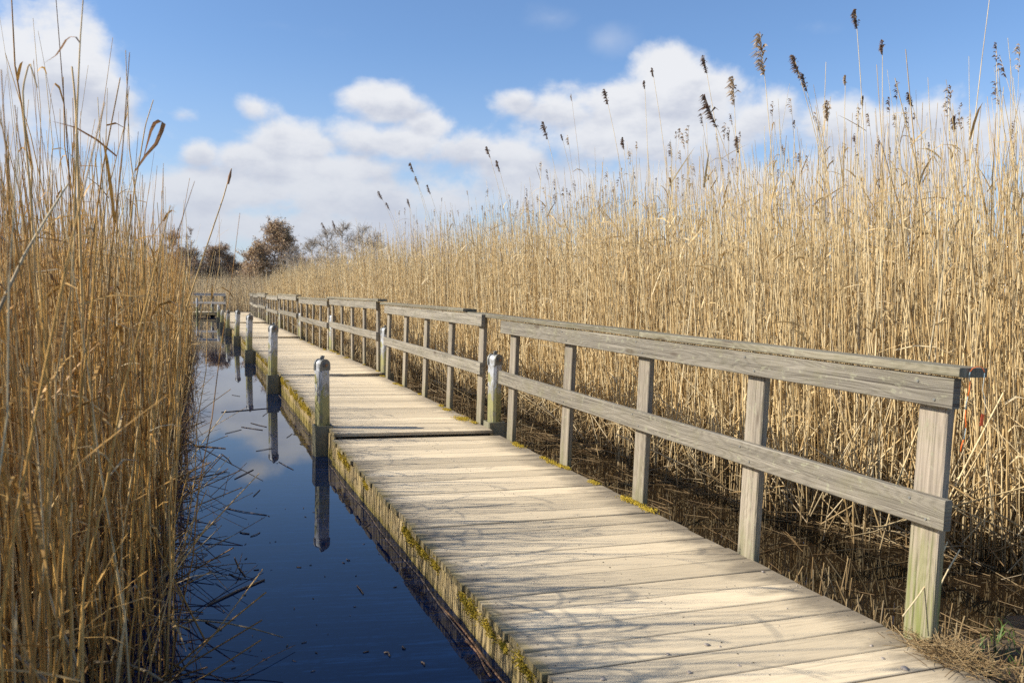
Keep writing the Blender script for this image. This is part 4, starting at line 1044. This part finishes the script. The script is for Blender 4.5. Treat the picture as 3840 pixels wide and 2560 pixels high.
# ------------------------------------------------------------------ trees
def px_x(px, Y): return at_y(px, 1090, Y)[0]
def crown_tree(name, cx, Y, H, R, prof, nb, ns, nt, leaf, leaf_size, mats, seed, lab, group='trees behind the far reeds', r0=0.10, skew=0.0, leafmat=None, rt=0.011, low=0.08):
    """upright tree whose limbs reach out to the crown outline given by prof(height share)"""
    g = np.random.default_rng(seed); root = empty(name, (cx, Y, 0.05)); tr = Bulk(); cr = Bulk()
    K = 7; t = np.linspace(0, 1, K); T = np.zeros((1, K, 3)); T[0, :, 2] = H*0.96*t; T[0, 1:, 0] = np.cumsum(g.normal(size=K-1)*0.06)*R*0.5+skew*t[1:]; T[0, 1:, 1] = np.cumsum(g.normal(size=K-1)*0.06)*R*0.5
    tr.stems(T, (r0*(1-0.85*t))[None], np.array([0.5]), 0, 6)
    h = low+(0.98-low)*g.random(nb)**0.85; az_ = g.uniform(0, 2*np.pi, nb); L = R*np.array([prof(q) for q in h])*g.uniform(0.72, 1.08, nb)
    hs = np.maximum(h*H-0.45*L-0.1, 0.1*H*h)
    base = np.stack([np.interp(hs, T[0, :, 2], T[0, :, 0]), np.interp(hs, T[0, :, 2], T[0, :, 1]), hs], 1)
    end = base+np.stack([np.cos(az_)*L, np.sin(az_)*L, h*H-hs], 1)
    s4 = np.array([0, .33, .67, 1.0])
    B1 = base[:, None]*(1-s4[None, :, None])+end[:, None]*s4[None, :, None]; B1[:, 1:3] += g.normal(size=(nb, 2, 3))*0.06*L[:, None, None]; B1[:, 1:3, 2] -= 0.05*L[:, None]
    tr.stems(B1, (r0*0.35*(0.5+0.5*L/R))[:, None]*np.array([1, .75, .5, .25])[None], g.random(nb), 0, 4)
    def sub(Bp, n, lmin, lmax, r, spread):
        N = len(Bp)*n; idx = np.repeat(np.arange(len(Bp)), n); q = g.uniform(0.25, 1.0, N)*3; k0 = np.minimum(q.astype(int), 2); f = (q-k0)[:, None]
        p = Bp[idx, k0]*(1-f)+Bp[idx, k0+1]*f; d_ = Bp[idx, 3]-Bp[idx, 0]; d_ /= np.linalg.norm(d_, axis=1, keepdims=True)+1e-9
        dv = d_*0.7+g.normal(size=(N, 3))*spread+np.array([0, 0, 0.18]); dv /= np.linalg.norm(dv, axis=1, keepdims=True)
        ln = g.uniform(lmin, lmax, N)[:, None]
        Q = np.stack([p, p+dv*ln*.33, p+dv*ln*.67+g.normal(size=(N, 3))*0.06*ln, p+dv*ln+g.normal(size=(N, 3))*0.14*ln], 1)
        return Q, np.tile(r*np.array([[1, .8, .6, .35]]), (N, 1))
    B2, R2 = sub(B1, ns, 0.16*R, 0.42*R, rt*1.5, 0.6); cr.stems(B2, R2, g.random(len(B2)), 0, 3)
    B3, R3 = sub(B2, nt, 0.06*R, 0.20*R, rt, 0.7); cr.stems(B3, R3, g.random(len(B3)), 0, 3)
    if leaf:
        idx = g.integers(0, len(B3), leaf); c_ = B3[idx, g.integers(1, 4, leaf)]+g.normal(size=(leaf, 3))*0.05
        a = g.normal(size=(leaf, 3)); a /= np.linalg.norm(a, axis=1, keepdims=True); sd2 = g.normal(size=(leaf, 3)); sd2 /= np.linalg.norm(sd2, axis=1, keepdims=True)
        sz = leaf_size*(0.6+0.8*g.random(leaf))[:, None]
        cr.ribbons(np.stack([c_-a*sz, c_, c_+a*sz], 1), np.tile(np.array([[0.1, 0.5, 0.1]]), (leaf, 1))*sz, sd2, g.random(leaf), 1)
    tr.build('trunk', [mats[0]], root); cr.build('crown', [mats[1], leafmat or M_RUST_LEAF], root)
    tag(root, lab, 'tree', group)
round_prof = lambda q: max(0.12, math.sin(math.pi*min(1, (q*0.86+0.17)))**0.75)
bush_prof = lambda q: max(0.2, (1-q**2.2))*0.95
crown_tree('alder_tree', px_x(1022, 76), 76, 7.7, 2.75, round_prof, 105, 10, 8, 17000, 0.07, (M_BARK, M_TWIG_P), 5, 'round bushy tree with rust brown leaves behind the far reeds', skew=0.5)
crown_tree('alder_tree', px_x(955, 74), 74, 5.7, 1.8, bush_prof, 60, 9, 8, 6500, 0.07, (M_BARK, M_TWIG_P), 6, 'low brown bush leaning left from the round bushy tree', r0=0.07)
crown_tree('alder_tree', px_x(1085, 78), 78, 6.6, 2.0, bush_prof, 60, 9, 8, 5000, 0.06, (M_BARK, M_TWIG_P), 7, 'brown tree adjoining the right side of the round bushy tree', r0=0.08)
crown_tree('bare_tree', px_x(722, 82), 82, 7.9, 1.1, round_prof, 34, 7, 6, 300, 0.05, (M_BARK, M_TWIG_P), 8, 'slim bare tree rising above the left purple brown thicket', r0=0.09, low=0.25)
for i, (px, h_, wd, lab) in enumerate(((650, 7.0, 2.3, 'brown crowned tree half hidden by the left reed bed'), (692, 5.3, 1.8, 'purple brown bush left of the slim bare tree'),
    (735, 5.6, 2.0, 'purple brown bush under the slim bare tree'), (775, 5.7, 2.1, 'purple brown bush just right of the slim bare tree'), (812, 6.0, 2.1, 'tall middle bush of the purple brown thicket'),
    (845, 6.1, 1.9, 'highest bush near the right end of the purple brown thicket'), (866, 5.2, 1.5, 'last bush at the right end of the purple brown thicket'),
    (892, 4.2, 1.5, 'lowest bush in the dip between thicket and round tree'), (590, 5.5, 2.3, 'bush hidden deep behind the left reed bed'))):
    crown_tree('thicket_bush', px_x(px, 84+i), 84+i, h_*1.06, wd, bush_prof, 60, 9, 7, 3500, 0.06, (M_BARK, M_TWIG_P), 60+i, lab, 'bushes of the far thicket', r0=0.06, low=0.12)
for i, (px, h_) in enumerate(((640, 4.9), (715, 5.0), (790, 5.2), (845, 4.9), (885, 4.5), (925, 4.6), (1110, 5.6), (1140, 5.4))):
    lab = 'low brown bush of the hedge line, %s' % ('farthest left behind the reeds', 'behind the slim bare tree', 'behind the middle of the thicket', 'behind the right end of the thicket', 'left one in the dip beside the round tree',
        'right one in the dip beside the round tree', 'right behind the round tree', 'between the round tree and the pale willows')[i]
    crown_tree('hedge_bush', px_x(px, 94), 94, h_, 2.3, bush_prof, 50, 9, 7, 2500, 0.07, (M_BARK, M_TWIG_P), 160+i, lab, 'bushes of the far hedge line', r0=0.06, low=0.1)
for i, (px, py, Y) in enumerate(((1165, 900, 64), (1230, 868, 62), (1300, 850, 60), (1350, 850, 59), (1400, 880, 58), (1100, 930, 68))):
    top = at_y(px, py, Y)[2]
    lab = ['pale bare willow second from the left behind the right reeds', 'pale bare willow third from the left behind the right reeds', 'pale bare willow left of the highest willow',
           'highest pale bare willow behind the right reed bed', 'pale bare willow at the right end of the willow row', 'lowest pale bare willow beside the round bushy tree'][i]
    crown_tree('willow_tree', px_x(px, Y), Y, top, 1.7, round_prof, 46, 8, 7, 0, 0.05, (M_TWIG_G, M_TWIG_G), 90+i, lab, 'pale bare willows behind the right reeds', r0=0.07, rt=0.008, low=0.2)
